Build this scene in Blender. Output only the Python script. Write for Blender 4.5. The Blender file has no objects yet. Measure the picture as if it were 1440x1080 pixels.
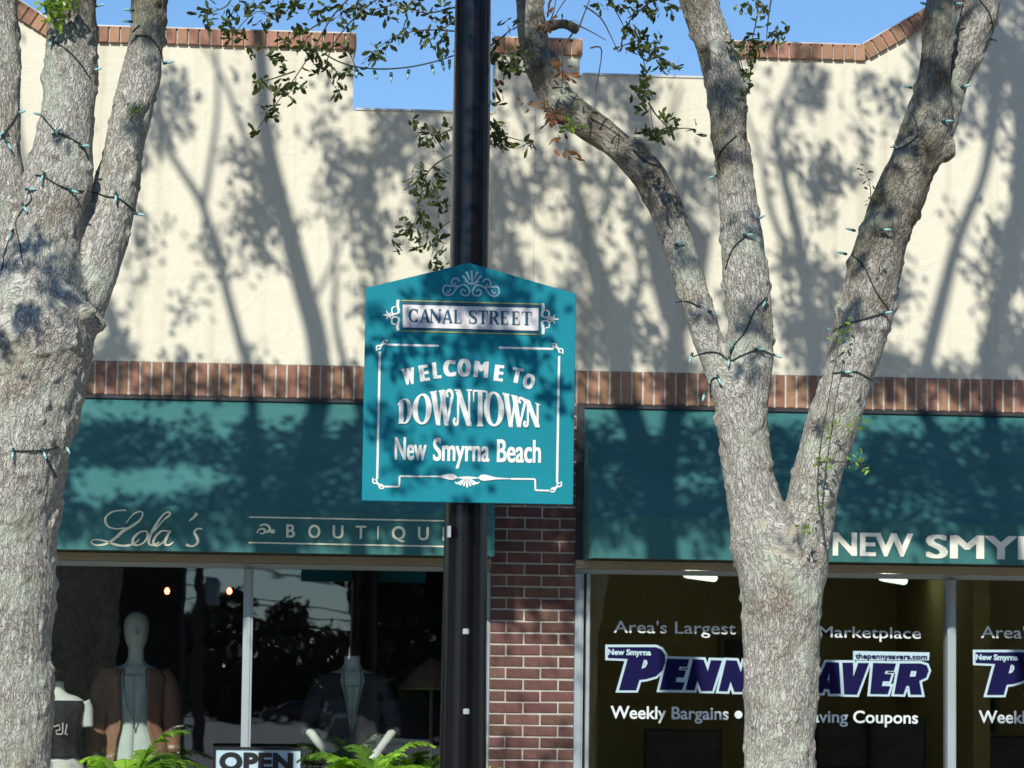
import bpy, bmesh, math, random
import numpy as np
from mathutils import Vector, Matrix, noise
from mathutils.bvhtree import BVHTree
R = math.radians
random.seed(7); rng = np.random.default_rng(7)
S = bpy.context.scene
C = S.collection
# ------------------------------------------------------------------ camera
F = 4740.0; PITCH = R(5.36); YAW = R(5.0); ROLL = 0.0125
cam = bpy.data.cameras.new('camera'); cam_o = bpy.data.objects.new('camera', cam); C.objects.link(cam_o)
MC = (Matrix.Rotation(-YAW, 3, 'Z') @ Matrix.Rotation(math.pi/2 + PITCH, 3, 'X') @ Matrix.Rotation(ROLL, 3, 'Z'))
cam_o.matrix_world = Matrix.Translation((0, 0, 1.6)) @ MC.to_4x4()
cam.sensor_width = 36; cam.lens = F/1440*36; cam.clip_end = 3000; cam.clip_start = 0.1
cam.dof.use_dof = True; cam.dof.focus_distance = 15.6; cam.dof.aperture_fstop = 7.0
S.camera = cam_o
S.render.resolution_x = 1024; S.render.resolution_y = 768
P0 = Vector((0, 0, 1.6))
def at(px, py, Y):
    d = MC @ Vector(((px-720)/F, -(py-540)/F, -1)); return P0 + d*(Y/d.y)
def proj(p):
    q = MC.transposed() @ (Vector(p)-P0)
    return 720 + F*q.x/-q.z, 540 - F*q.y/-q.z
# ------------------------------------------------------------------ light
SAZ = R(18); SEL = R(35)          # sun to the left behind the camera
TOSUN = Vector((-math.sin(SAZ)*math.cos(SEL), -math.cos(SAZ)*math.cos(SEL), math.sin(SEL)))
w = bpy.data.worlds.new('World'); S.world = w; w.use_nodes = True
nt = w.node_tree; bg = nt.nodes['Background']
sky = nt.nodes.new('ShaderNodeTexSky'); sky.sky_type = 'NISHITA'; sky.sun_disc = False
sky.sun_elevation = SEL; sky.sun_rotation = math.atan2(TOSUN.x, TOSUN.y)
sky.air_density = 1.0; sky.dust_density = 0.0; sky.ozone_density = 8.0; sky.altitude = 0
nt.links.new(sky.outputs[0], bg.inputs[0]); bg.inputs[1].default_value = 0.125
sl = bpy.data.lights.new('sun', 'SUN'); sl.energy = 4.4; sl.angle = R(0.6); sl.color = (1.0, 0.97, 0.91)
so = bpy.data.objects.new('sun', sl); C.objects.link(so)
so.rotation_euler = TOSUN.to_track_quat('Z', 'Y').to_euler()
vs = S.view_settings; vs.view_transform = 'Standard'; vs.look = 'None'; vs.gamma = 1; vs.use_curve_mapping = False
vs.exposure = 0.0
S.render.engine = 'CYCLES'
S.cycles.max_bounces = 7; S.cycles.transparent_max_bounces = 16; S.cycles.transmission_bounces = 4
# ------------------------------------------------------------------ materials
def newmat(name):
    m = bpy.data.materials.new(name); m.use_nodes = True
    return m, m.node_tree, m.node_tree.nodes['Principled BSDF']
def N(t, ty, **k):
    n = t.nodes.new(ty)
    for a, b in k.items():
        if a.startswith('i_'):
            key = a[2:]; key = int(key) if key.isdigit() else key.replace('_', ' ')
            n.inputs[key].default_value = b
        else: setattr(n, a, b)
    return n
def ramp(t, stops):
    n = t.nodes.new('ShaderNodeValToRGB'); e = n.color_ramp.elements
    while len(e) < len(stops): e.new(0.5)
    for i, (p, c) in enumerate(stops):
        e[i].position = p; e[i].color = (*c, 1) if len(c) == 3 else c
    return n
def simple(name, col, rough=0.6, metal=0.0, var=0.12, scale=8.0, bump=0.0, bscale=60.0, spec=0.5, objvar=0.0, emis=None, estr=0.0, coat=0.0):
    m, t, p = newmat(name)
    co = N(t, 'ShaderNodeTexCoord')
    nz = N(t, 'ShaderNodeTexNoise', i_Scale=scale, i_Detail=6.0, i_Roughness=0.6)
    t.links.new(co.outputs['Object'], nz.inputs['Vector'])
    lo = tuple(c*(1-var) for c in col); hi = tuple(min(1, c*(1+var)) for c in col)
    rp = ramp(t, [(0.3, lo), (0.7, hi)]); t.links.new(nz.outputs['Fac'], rp.inputs[0])
    out = rp.outputs[0]
    if objvar:
        oi = N(t, 'ShaderNodeObjectInfo')
        hs = N(t, 'ShaderNodeHueSaturation')
        mr = N(t, 'ShaderNodeMapRange'); mr.inputs[3].default_value = 1-objvar; mr.inputs[4].default_value = 1+objvar
        t.links.new(oi.outputs['Random'], mr.inputs[0]); t.links.new(mr.outputs[0], hs.inputs['Value'])
        mr2 = N(t, 'ShaderNodeMapRange'); mr2.inputs[3].default_value = 0.485; mr2.inputs[4].default_value = 0.512
        ml = N(t, 'ShaderNodeMath', operation='FRACT'); mm = N(t, 'ShaderNodeMath', operation='MULTIPLY'); mm.inputs[1].default_value = 17.3
        t.links.new(oi.outputs['Random'], mm.inputs[0]); t.links.new(mm.outputs[0], ml.inputs[0]); t.links.new(ml.outputs[0], mr2.inputs[0])
        t.links.new(mr2.outputs[0], hs.inputs['Hue'])
        t.links.new(out, hs.inputs['Color']); out = hs.outputs[0]
    t.links.new(out, p.inputs['Base Color'])
    p.inputs['Roughness'].default_value = rough; p.inputs['Metallic'].default_value = metal
    p.inputs['Specular IOR Level'].default_value = spec
    if coat: p.inputs['Coat Weight'].default_value = coat; p.inputs['Coat Roughness'].default_value = 0.08
    if bump:
        n2 = N(t, 'ShaderNodeTexNoise', i_Scale=bscale, i_Detail=5.0)
        t.links.new(co.outputs['Object'], n2.inputs['Vector'])
        b = N(t, 'ShaderNodeBump', i_Strength=1.0, i_Distance=bump)
        t.links.new(n2.outputs['Fac'], b.inputs['Height']); t.links.new(b.outputs[0], p.inputs['Normal'])
    if emis:
        p.inputs['Emission Color'].default_value = (*emis, 1); p.inputs['Emission Strength'].default_value = estr
    return m
def stucco_mat():
    m, t, p = newmat('stucco')
    co = N(t, 'ShaderNodeTexCoord')
    n1 = N(t, 'ShaderNodeTexNoise', i_Scale=1.3, i_Detail=6.0, i_Roughness=0.65)
    mp = N(t, 'ShaderNodeMapping'); mp.inputs['Scale'].default_value = (1, 1, 0.45)
    t.links.new(co.outputs['Object'], mp.inputs[0]); t.links.new(mp.outputs[0], n1.inputs['Vector'])
    rp = ramp(t, [(0.25, (0.69, 0.645, 0.515)), (0.5, (0.78, 0.735, 0.575)), (0.75, (0.81, 0.765, 0.61))])
    t.links.new(n1.outputs['Fac'], rp.inputs[0])
    # drip streaks
    n3 = N(t, 'ShaderNodeTexNoise', i_Scale=1.0, i_Detail=5.0)
    mp3 = N(t, 'ShaderNodeMapping'); mp3.inputs['Scale'].default_value = (9, 9, 0.35)
    t.links.new(co.outputs['Object'], mp3.inputs[0]); t.links.new(mp3.outputs[0], n3.inputs['Vector'])
    r3 = ramp(t, [(0.52, (1, 1, 1)), (0.78, (0.70, 0.68, 0.61))]); t.links.new(n3.outputs['Fac'], r3.inputs[0])
    mx = N(t, 'ShaderNodeMix', data_type='RGBA', blend_type='MULTIPLY'); mx.inputs[0].default_value = 0.7
    t.links.new(rp.outputs[0], mx.inputs[6]); t.links.new(r3.outputs[0], mx.inputs[7])
    t.links.new(mx.outputs[2], p.inputs['Base Color']); p.inputs['Roughness'].default_value = 0.85
    p.inputs['Specular IOR Level'].default_value = 0.2
    nb = N(t, 'ShaderNodeTexNoise', i_Scale=9.0, i_Detail=9.0, i_Roughness=0.62, i_Distortion=0.8)
    t.links.new(co.outputs['Object'], nb.inputs['Vector'])
    b = N(t, 'ShaderNodeBump', i_Strength=0.45, i_Distance=0.02)
    t.links.new(nb.outputs['Fac'], b.inputs['Height']); t.links.new(b.outputs[0], p.inputs['Normal'])
    return m
def bark_mat():
    m, t, p = newmat('bark')
    a = N(t, 'ShaderNodeAttribute', attribute_name='bark_co')
    oc = N(t, 'ShaderNodeTexCoord')
    mp = N(t, 'ShaderNodeMapping'); mp.inputs['Scale'].default_value = (64, 64, 19)
    ds = N(t, 'ShaderNodeTexNoise', i_Scale=22.0, i_Detail=3.0)
    t.links.new(a.outputs['Vector'], ds.inputs['Vector'])
    mixv = N(t, 'ShaderNodeVectorMath', operation='MULTIPLY_ADD')
    t.links.new(ds.outputs['Color'], mixv.inputs[0]); mixv.inputs[1].default_value = (0.03, 0.03, 0.03)
    t.links.new(a.outputs['Vector'], mixv.inputs[2]); t.links.new(mixv.outputs[0], mp.inputs[0])
    def ridge(scale, detail, dist, e0, e1):
        n_ = N(t, 'ShaderNodeTexNoise', i_Scale=scale, i_Detail=detail, i_Roughness=0.55, i_Distortion=dist); t.links.new(mp.outputs[0], n_.inputs['Vector'])
        sb = N(t, 'ShaderNodeMath', operation='SUBTRACT'); sb.inputs[1].default_value = 0.5; t.links.new(n_.outputs['Fac'], sb.inputs[0])
        ab = N(t, 'ShaderNodeMath', operation='ABSOLUTE'); t.links.new(sb.outputs[0], ab.inputs[0])
        mr_ = N(t, 'ShaderNodeMapRange'); mr_.inputs[1].default_value = e0; mr_.inputs[2].default_value = e1; t.links.new(ab.outputs[0], mr_.inputs[0]); return mr_.outputs[0]
    ra = ridge(1.0, 2.0, 0.5, 0.0, 0.09); rb = ridge(2.1, 3.0, 0.4, 0.0, 0.12)
    mm_ = N(t, 'ShaderNodeMath', operation='MULTIPLY_ADD'); t.links.new(rb, mm_.inputs[0]); mm_.inputs[1].default_value = 0.45; mm_.inputs[2].default_value = 0.55
    mul = N(t, 'ShaderNodeMath', operation='MULTIPLY'); t.links.new(ra, mul.inputs[0]); t.links.new(mm_.outputs[0], mul.inputs[1])
    base = ramp(t, [(0.0, (0.17, 0.15, 0.12)), (0.30, (0.43, 0.41, 0.345)), (1.0, (0.68, 0.66, 0.57))])
    t.links.new(mul.outputs[0], base.inputs[0])
    # patches: brown / pale green lichen
    n2 = N(t, 'ShaderNodeTexNoise', i_Scale=4.0, i_Detail=8.0, i_Roughness=0.7); t.links.new(oc.outputs['Object'], n2.inputs['Vector'])
    r2 = ramp(t, [(0.50, (0, 0, 0)), (0.62, (1, 1, 1))]); t.links.new(n2.outputs['Fac'], r2.inputs[0])
    f2 = N(t, 'ShaderNodeMath', operation='MULTIPLY'); f2.inputs[1].default_value = 0.65; t.links.new(r2.outputs[0], f2.inputs[0])
    m1 = N(t, 'ShaderNodeMix', data_type='RGBA'); t.links.new(f2.outputs[0], m1.inputs[0]); t.links.new(base.outputs[0], m1.inputs[6]); m1.inputs[7].default_value = (0.55, 0.62, 0.46, 1)
    mp4 = N(t, 'ShaderNodeMapping'); mp4.inputs['Location'].default_value = (5, 3, 8); t.links.new(oc.outputs['Object'], mp4.inputs[0])
    n4 = N(t, 'ShaderNodeTexNoise', i_Scale=3.2, i_Detail=7.0, i_Roughness=0.65); t.links.new(mp4.outputs[0], n4.inputs['Vector'])
    r4 = ramp(t, [(0.52, (1, 1, 1)), (0.68, (0.60, 0.50, 0.42))]); t.links.new(n4.outputs['Fac'], r4.inputs[0])
    m2 = N(t, 'ShaderNodeMix', data_type='RGBA', blend_type='MULTIPLY'); m2.inputs[0].default_value = 0.8
    t.links.new(m1.outputs[2], m2.inputs[6]); t.links.new(r4.outputs[0], m2.inputs[7])
    # shade painted into the bark colour of the upper limbs, from attribute
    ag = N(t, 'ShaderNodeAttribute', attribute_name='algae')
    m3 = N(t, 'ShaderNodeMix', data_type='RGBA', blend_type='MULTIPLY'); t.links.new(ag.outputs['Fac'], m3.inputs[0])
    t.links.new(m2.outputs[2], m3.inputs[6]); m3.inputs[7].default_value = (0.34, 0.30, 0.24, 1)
    sc_ = N(t, 'ShaderNodeAttribute', attribute_name='scar')
    wr = ramp(t, [(0.3, (0.50, 0.42, 0.30)), (0.7, (0.66, 0.66, 0.56))]); t.links.new(ds.outputs['Fac'], wr.inputs[0])
    m5 = N(t, 'ShaderNodeMix', data_type='RGBA'); t.links.new(sc_.outputs['Fac'], m5.inputs[0]); t.links.new(m3.outputs[2], m5.inputs[6]); t.links.new(wr.outputs[0], m5.inputs[7])
    t.links.new(m5.outputs[2], p.inputs['Base Color']); p.inputs['Roughness'].default_value = 0.9; p.inputs['Specular IOR Level'].default_value = 0.15
    b = N(t, 'ShaderNodeBump', i_Strength=1.0, i_Distance=0.0055); t.links.new(mul.outputs[0], b.inputs['Height'])
    t.links.new(b.outputs[0], p.inputs['Normal'])
    return m
def leaf_mat(name, c1, c2, trans=0.35, rough=0.35):
    m, t, p = newmat(name)
    a = N(t, 'ShaderNodeAttribute', attribute_name='tint')
    rp = ramp(t, [(0.0, c1), (0.8, c2), (1.0, tuple(min(1, x*1.5) for x in c2))]); t.links.new(a.outputs['Fac'], rp.inputs[0])
    t.links.new(rp.outputs[0], p.inputs['Base Color']); p.inputs['Roughness'].default_value = rough
    tr = N(t, 'ShaderNodeBsdfTranslucent'); 
    br = N(t, 'ShaderNodeMix', data_type='RGBA', blend_type='MULTIPLY'); br.inputs[0].default_value = 1
    br.inputs[7].default_value = (1.9, 2.0, 0.7, 1); t.links.new(rp.outputs[0], br.inputs[6]); t.links.new(br.outputs[2], tr.inputs[0])
    ms = N(t, 'ShaderNodeMixShader'); ms.inputs[0].default_value = trans
    t.links.new(p.outputs[0], ms.inputs[1]); t.links.new(tr.outputs[0], ms.inputs[2])
    t.links.new(ms.outputs[0], t.nodes['Material Output'].inputs[0])
    return m
def glass_mat():
    m, t, p = newmat('window_glass'); t.nodes.remove(p)
    tr = N(t, 'ShaderNodeBsdfTransparent'); tr.inputs[0].default_value = (0.92, 0.96, 0.93, 1)
    gl = N(t, 'ShaderNodeBsdfGlossy', i_Roughness=0.0); gl.inputs[0].default_value = (0.88, 0.95, 0.97, 1)
    co = N(t, 'ShaderNodeTexCoord'); mp = N(t, 'ShaderNodeMapping'); mp.inputs['Scale'].default_value = (1.2, 1, 2.2)
    nz = N(t, 'ShaderNodeTexNoise', i_Scale=2.6, i_Detail=1.5, i_Roughness=0.4)
    t.links.new(co.outputs['Object'], mp.inputs[0]); t.links.new(mp.outputs[0], nz.inputs['Vector'])
    b = N(t, 'ShaderNodeBump', i_Strength=1.0, i_Distance=0.00022)
    t.links.new(nz.outputs['Fac'], b.inputs['Height']); t.links.new(b.outputs[0], gl.inputs['Normal'])
    fr = N(t, 'ShaderNodeFresnel', i_IOR=1.5)
    ml = N(t, 'ShaderNodeMath', operation='MULTIPLY_ADD'); ml.inputs[1].default_value = 1.5; ml.inputs[2].default_value = 0.075
    t.links.new(fr.outputs[0], ml.inputs[0])
    ms = N(t, 'ShaderNodeMixShader'); t.links.new(ml.outputs[0], ms.inputs[0]); t.links.new(tr.outputs[0], ms.inputs[1]); t.links.new(gl.outputs[0], ms.inputs[2])
    t.links.new(ms.outputs[0], t.nodes['Material Output'].inputs[0])
    return m
def fabric_mat(name, col):
    m, t, p = newmat(name)
    co = N(t, 'ShaderNodeTexCoord')
    nz = N(t, 'ShaderNodeTexNoise', i_Scale=2.2, i_Detail=8.0, i_Roughness=0.7); t.links.new(co.outputs['Object'], nz.inputs['Vector'])
    rp = ramp(t, [(0.3, tuple(c*0.85 for c in col)), (0.72, tuple(c*1.15+0.01 for c in col))]); t.links.new(nz.outputs['Fac'], rp.inputs[0])
    t.links.new(rp.outputs[0], p.inputs['Base Color']); p.inputs['Roughness'].default_value = 0.55
    p.inputs['Sheen Weight'].default_value = 0.10; p.inputs['Sheen Tint'].default_value = (0.5, 1, 0.9, 1)
    p.inputs['Specular IOR Level'].default_value = 0.35
    mp = N(t, 'ShaderNodeMapping'); mp.inputs['Scale'].default_value = (3, 8, 1.2); t.links.new(co.outputs['Object'], mp.inputs[0])
    n2 = N(t, 'ShaderNodeTexNoise', i_Scale=1.0, i_Detail=3.0); t.links.new(mp.outputs[0], n2.inputs['Vector'])
    b = N(t, 'ShaderNodeBump', i_Strength=0.6, i_Distance=0.02); t.links.new(n2.outputs['Fac'], b.inputs['Height']); t.links.new(b.outputs[0], p.inputs['Normal'])
    return m
M = dict(
 stucco=stucco_mat(), bark=bark_mat(), glass=glass_mat(),
 leaf=leaf_mat('oak_leaf', (0.020, 0.030, 0.009), (0.075, 0.100, 0.022), 0.32),
 sprout=leaf_mat('sprout_leaf', (0.12, 0.20, 0.03), (0.22, 0.34, 0.05), 0.4),
 fern=leaf_mat('fern_leaf', (0.07, 0.17, 0.015), (0.30, 0.50, 0.05), 0.4, 0.4),
 dead=leaf_mat('dry_leaf', (0.13, 0.05, 0.02), (0.26, 0.12, 0.05), 0.2, 0.7),
 hedge=leaf_mat('far_leaf', (0.010, 0.018, 0.006), (0.03, 0.05, 0.014), 0.1),
 brick=simple('red_brick', (0.365, 0.20, 0.125), 0.85, var=0.18, scale=22, bump=0.003, objvar=0.24, spec=0.2),
 brick_pier=simple('brown_brick', (0.150, 0.078, 0.062), 0.85, var=0.2, scale=22, bump=0.003, objvar=0.22, spec=0.2),
 mortar_pier=simple('grey_mortar', (0.50, 0.47, 0.41), 0.9, var=0.22, scale=9, bump=0.002),
 mortar=simple('mortar', (0.60, 0.56, 0.48), 0.9, var=0.12, scale=30, bump=0.002),
 awn=fabric_mat('awning_canvas', (0.029, 0.148, 0.138)),
 awn_in=simple('awning_frame_metal', (0.03, 0.03, 0.032), 0.6),
 cream=simple('cream_lettering', (0.80, 0.80, 0.58), 0.7, var=0.05),
 cream2=simple('pale_lettering', (0.82, 0.81, 0.66), 0.7, var=0.05),
 alu=simple('aluminium_frame', (0.40, 0.46, 0.47), 0.45, 0.25, var=0.06, scale=3),
 tan=simple('tan_trim', (0.33, 0.28, 0.19), 0.6, var=0.1, scale=5),
 pole=simple('black_pole_paint', (0.004, 0.0035, 0.004), 0.24, var=0.15, scale=6, bump=0.0002, bscale=14),
 teal=simple('teal_sign_paint', (0.006, 0.235, 0.285), 0.6, var=0.08, scale=5, spec=0.2),
 edge=simple('sign_edge', (0.02, 0.12, 0.15), 0.5),
 white=simple('white_paint', (0.83, 0.82, 0.74), 0.5, var=0.05, scale=40),
 silver=simple('silver_paint', (0.42, 0.58, 0.60), 0.45, var=0.1, scale=60),
 plate=simple('name_plate_white', (0.78, 0.75, 0.71), 0.45, var=0.05),
 gold=simple('gold_line', (0.42, 0.42, 0.12), 0.5, var=0.1),
 navy=simple('dark_teal_letter', (0.015, 0.09, 0.14), 0.5),
 vnavy=simple('navy_vinyl', (0.010, 0.009, 0.058), 0.7, var=0.05, spec=0.05),
 vblue=simple('pale_blue_vinyl', (0.46, 0.62, 0.68), 0.6, var=0.04),
 vwhite=simple('white_vinyl', (0.70, 0.76, 0.75), 0.6, var=0.04),
 concrete=simple('concrete', (0.50, 0.45, 0.37), 0.9, var=0.15, scale=3, bump=0.003, bscale=80),
 asphalt=simple('asphalt', (0.17, 0.155, 0.13), 0.9, var=0.2, scale=12, bump=0.003, bscale=150),
 lot=simple('pale_lot_concrete', (0.30, 0.285, 0.26), 0.9, var=0.25, scale=0.35),
 grass=simple('grass_ground', (0.06, 0.08, 0.03), 0.95, var=0.3, scale=0.3),
 flash=simple('metal_flashing', (0.62, 0.62, 0.58), 0.5, 0.2),
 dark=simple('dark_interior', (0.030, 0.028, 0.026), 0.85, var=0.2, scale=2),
 olive=simple('olive_interior', (0.48, 0.38, 0.16), 0.8, var=0.1, scale=1.5),
 carpet=simple('carpet', (0.07, 0.065, 0.06), 0.95, var=0.2, scale=20),
 ceil=simple('ceiling_tile', (0.45, 0.43, 0.36), 0.9, var=0.05),
 tube=simple('fluorescent_lens', (0.9, 0.95, 0.85), 0.5, emis=(0.85, 1.0, 0.80), estr=1.9),
 red=simple('red_lamp', (0.9, 0.1, 0.05), 0.5, emis=(1.0, 0.16, 0.07), estr=14.0),
 blackp=simple('black_plastic', (0.012, 0.012, 0.012), 0.4),
 mann=simple('mannequin_shell', (0.88, 0.92, 0.84), 0.5, var=0.05),
 brown=simple('brown_knit', (0.38, 0.20, 0.13), 0.9, var=0.2, scale=25, bump=0.003, bscale=140),
 charcoal=simple('charcoal_cloth', (0.07, 0.075, 0.085), 0.85, var=0.2, scale=20),
 cloth=simple('black_cloth', (0.022, 0.022, 0.028), 0.85, var=0.2, scale=20),
 mint=simple('pale_mint_cloth', (0.72, 0.82, 0.75), 0.85, var=0.06),
 wire=simple('green_wire', (0.012, 0.03, 0.022), 0.5),
 bulb=simple('teal_bulb', (0.28, 0.52, 0.52), 0.2, var=0.1, scale=80),
 socket=simple('bulb_socket', (0.012, 0.06, 0.05), 0.4),
 wood=simple('cut_wood', (0.42, 0.30, 0.19), 0.85, var=0.25, scale=30, bump=0.004),
 terracotta=simple('planter_grey', (0.10, 0.10, 0.10), 0.8, var=0.1),
 soil=simple('soil', (0.04, 0.028, 0.018), 0.95, var=0.3, scale=40),
 pict=simple('picture_dark', (0.06, 0.06, 0.05), 0.4, var=0.5, scale=6),
 picf=simple('picture_mount', (0.22, 0.23, 0.18), 0.7),
 twig=simple('twig_bark', (0.085, 0.07, 0.055), 0.9, var=0.2, scale=40),
 carp=simple('car_paint_dark', (0.02, 0.022, 0.03), 0.25, coat=0.6),
 carw=simple('car_paint_pale', (0.45, 0.46, 0.46), 0.25, coat=0.6),
 carg=simple('car_glass', (0.02, 0.025, 0.03), 0.05),
 rub=simple('rubber', (0.02, 0.02, 0.02), 0.9),
 chrome=simple('chrome', (0.7, 0.7, 0.7), 0.15, 0.9),
 farwall=simple('far_wall_paint', (0.045, 0.04, 0.035), 0.9, var=0.2, scale=1),
)
# ------------------------------------------------------------------ object helpers
def link(name, me, parent=None):
    o = bpy.data.objects.new(name, me); C.objects.link(o)
    if parent: o.parent = parent
    return o
def thing(name, label, cat, loc=(0, 0, 0), group=None, rz=0):
    o = bpy.data.objects.new(name, None); C.objects.link(o); o.location = loc; o.rotation_euler = (0, 0, rz)
    o['label'] = label; o['category'] = cat
    if group: o['group'] = group
    o.empty_display_size = 0.2
    return o
def kind(o, k): o['kind'] = k; return o
class MB:
    def __init__(s): s.v = []; s.f = []; s.mi = []; s.tint = []
    def add(s, vs, fs, tint=0.5):
        b = len(s.v); s.v += [tuple(x) for x in vs]; s.f += [tuple(i+b for i in f) for f in fs]; s.tint += [tint]*len(vs)
    def box(s, x0, x1, y0, y1, z0, z1):
        s.add([(x0,y0,z0),(x1,y0,z0),(x1,y1,z0),(x0,y1,z0),(x0,y0,z1),(x1,y0,z1),(x1,y1,z1),(x0,y1,z1)],
              [(0,3,2,1),(4,5,6,7),(0,1,5,4),(1,2,6,5),(2,3,7,6),(3,0,4,7)])
    def prism(s, pts, y0, y1):
        n = len(pts)
        vs = [(x, y0, z) for x, z in pts] + [(x, y1, z) for x, z in pts]
        fs = [tuple(range(n)), tuple(range(2*n-1, n-1, -1))] + [(i, i+n, (i+1) % n+n, (i+1) % n) for i in range(n)]
        s.add(vs, fs)
    def tube(s, pts, rad, n=8, cap=True):
        pts = [Vector(p) for p in pts]; m = len(pts)
        if not hasattr(rad, '__len__'): rad = [rad]*m
        up = Vector((0, 1, 0.01)); vs = []
        T = [(pts[min(i+1, m-1)]-pts[max(i-1, 0)]).normalized() for i in range(m)]
        u = T[0].cross(up); 
        if u.length < 1e-3: u = T[0].cross(Vector((1, 0, 0)))
        u.normalize()
        for i in range(m):
            u = (u - T[i]*u.dot(T[i])).normalized(); v = T[i].cross(u)
            for k in range(n):
                a = 2*math.pi*k/n; vs.append(pts[i] + (u*math.cos(a)+v*math.sin(a))*rad[i])
        fs = [(i*n+k, i*n+(k+1) % n, (i+1)*n+(k+1) % n, (i+1)*n+k) for i in range(m-1) for k in range(n)]
        if cap: fs += [tuple(range(n-1, -1, -1)), tuple(range((m-1)*n, m*n))]
        s.add(vs, fs)
    def lathe(s, c, prof, n=16, sx=1, sy=1):
        vs = []; m = len(prof)
        for r, z in prof:
            for k in range(n):
                a = 2*math.pi*k/n; vs.append((c[0]+r*sx*math.cos(a), c[1]+r*sy*math.sin(a), c[2]+z))
        fs = [(i*n+k, i*n+(k+1) % n, (i+1)*n+(k+1) % n, (i+1)*n+k) for i in range(m-1) for k in range(n)]
        fs += [tuple(range(n-1, -1, -1)), tuple(range((m-1)*n, m*n))]
        s.add(vs, fs)
    def mesh(s, name, mat, smooth=False):
        me = bpy.data.meshes.new(name); me.from_pydata(s.v, [], s.f); me.materials.append(mat)
        if smooth: me.polygons.foreach_set('use_smooth', [True]*len(me.polygons))
        return me
    def build(s, name, mat, parent=None, smooth=False, tint=False):
        me = s.mesh(name, mat, smooth)
        if tint:
            a = me.attributes.new('tint', 'FLOAT', 'POINT'); a.data.foreach_set('value', s.tint)
        return link(name, me, parent)
def ev_mesh(o, name):
    dg = bpy.context.evaluated_depsgraph_get(); dg.update()
    return bpy.data.meshes.new_from_object(o.evaluated_get(dg))
def kill(o):
    d = o.data; bpy.data.objects.remove(o)
def spline(pts, sub=6):
    pts = [np.array(p, float) for p in pts]; out = []
    for i in range(len(pts)-1):
        p0 = pts[max(i-1, 0)]; p1 = pts[i]; p2 = pts[i+1]; p3 = pts[min(i+2, len(pts)-1)]
        for k in range(sub):
            t = k/sub
            out.append(0.5*((2*p1)+(-p0+p2)*t+(2*p0-5*p1+4*p2-p3)*t*t+(-p0+3*p1-3*p2+p3)*t**3))
    out.append(pts[-1]); return out
# ---- text: every letterform ends as a flat mesh on a vertical plane
def textmesh(s, offset=0.0, space=1.0):
    cu = bpy.data.curves.new('t', 'FONT'); cu.body = s; cu.offset = offset; cu.space_character = space; cu.resolution_u = 4
    o = bpy.data.objects.new('t', cu); C.objects.link(o); me = ev_mesh(o, 't'); kill(o)
    v = np.array([tuple(x.co)[:2] for x in me.vertices]).reshape(-1, 2); f = [tuple(p.vertices) for p in me.polygons]
    bpy.data.meshes.remove(me); return v, f
_hv, _ = textmesh('H'); CAP = _hv[:, 1].max()
def place_text(s, name, mat, parent, px0, px1, py_cap, py_base, Y, offset=0.0, space=1.0, shear=0.0, bold=0):
    """fit the string between two picture measurements on the plane Y (facing -Y); py at the left end"""
    v, f = textmesh(s, offset, space) if not bold else boldmesh(s, offset, bold, 3, space)
    A = at(px0, py_base, Y); B = at(px1, py_base, Y); H = at(px0, py_cap, Y).z - A.z
    v = v.copy(); v[:, 0] -= v[:, 0].min(); wid = v[:, 0].max()
    v[:, 1] *= H/CAP; v[:, 0] *= (B.x-A.x)/wid
    v[:, 0] += shear*v[:, 1]
    words = s.split(' '); cuts = [textmesh(' '.join(words[:k+1]), offset, space)[0][:, 0].max() for k in range(len(words)-1)]
    x00 = textmesh(s, offset, space)[0][:, 0].min(); cuts = [(c-x00+0.09)*(B.x-A.x)/wid for c in cuts]; out = []
    fc = [sum(v[i][0] for i in q)/len(q)-shear*0 for q in f]
    for k in range(len(words)):
        lo = cuts[k-1] if k else -1e9; hi = cuts[k] if k < len(cuts) else 1e9
        fs = [q for q, c in zip(f, fc) if lo <= c < hi]; ids = sorted({i for q in fs for i in q}); mp_ = {i: j for j, i in enumerate(ids)}
        mb = MB(); mb.add([(A.x+v[i][0], Y-(v[i][2] if len(v[i]) > 2 else 0), A.z+v[i][1]) for i in ids], [tuple(mp_[i] for i in q) for q in fs])
        out.append(mb.build(name, mat, parent))
    return out
def boldmesh(s, off, sh_=0.03, n=3, space=1.0):
    v, f = textmesh(s, off, space); V_ = []; F_ = []
    for k in range(2*n):
        b = len(V_); V_ += [(x+(k//2-(n-1)/2)*sh_, y+(k % 2-.5)*sh_*.9, k*0.00015) for x, y in v]; F_ += [tuple(i+b for i in q) for q in f]
    return np.array(V_), F_
def curvefill(polys, offset=0.0):
    cu = bpy.data.curves.new('c', 'CURVE'); cu.dimensions = '2D'; cu.fill_mode = 'BOTH'; cu.offset = offset
    for P in polys:
        sp = cu.splines.new('POLY'); sp.points.add(len(P)-1)
        for i, (x, y) in enumerate(P): sp.points[i].co = (x, y, 0, 1)
        sp.use_cyclic_u = True
    o = bpy.data.objects.new('c', cu); C.objects.link(o); me = ev_mesh(o, 'c'); kill(o)
    v = np.array([tuple(x.co)[:2] for x in me.vertices]).reshape(-1, 2); f = [tuple(p.vertices) for p in me.polygons]
    bpy.data.meshes.remove(me); return v, f
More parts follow.
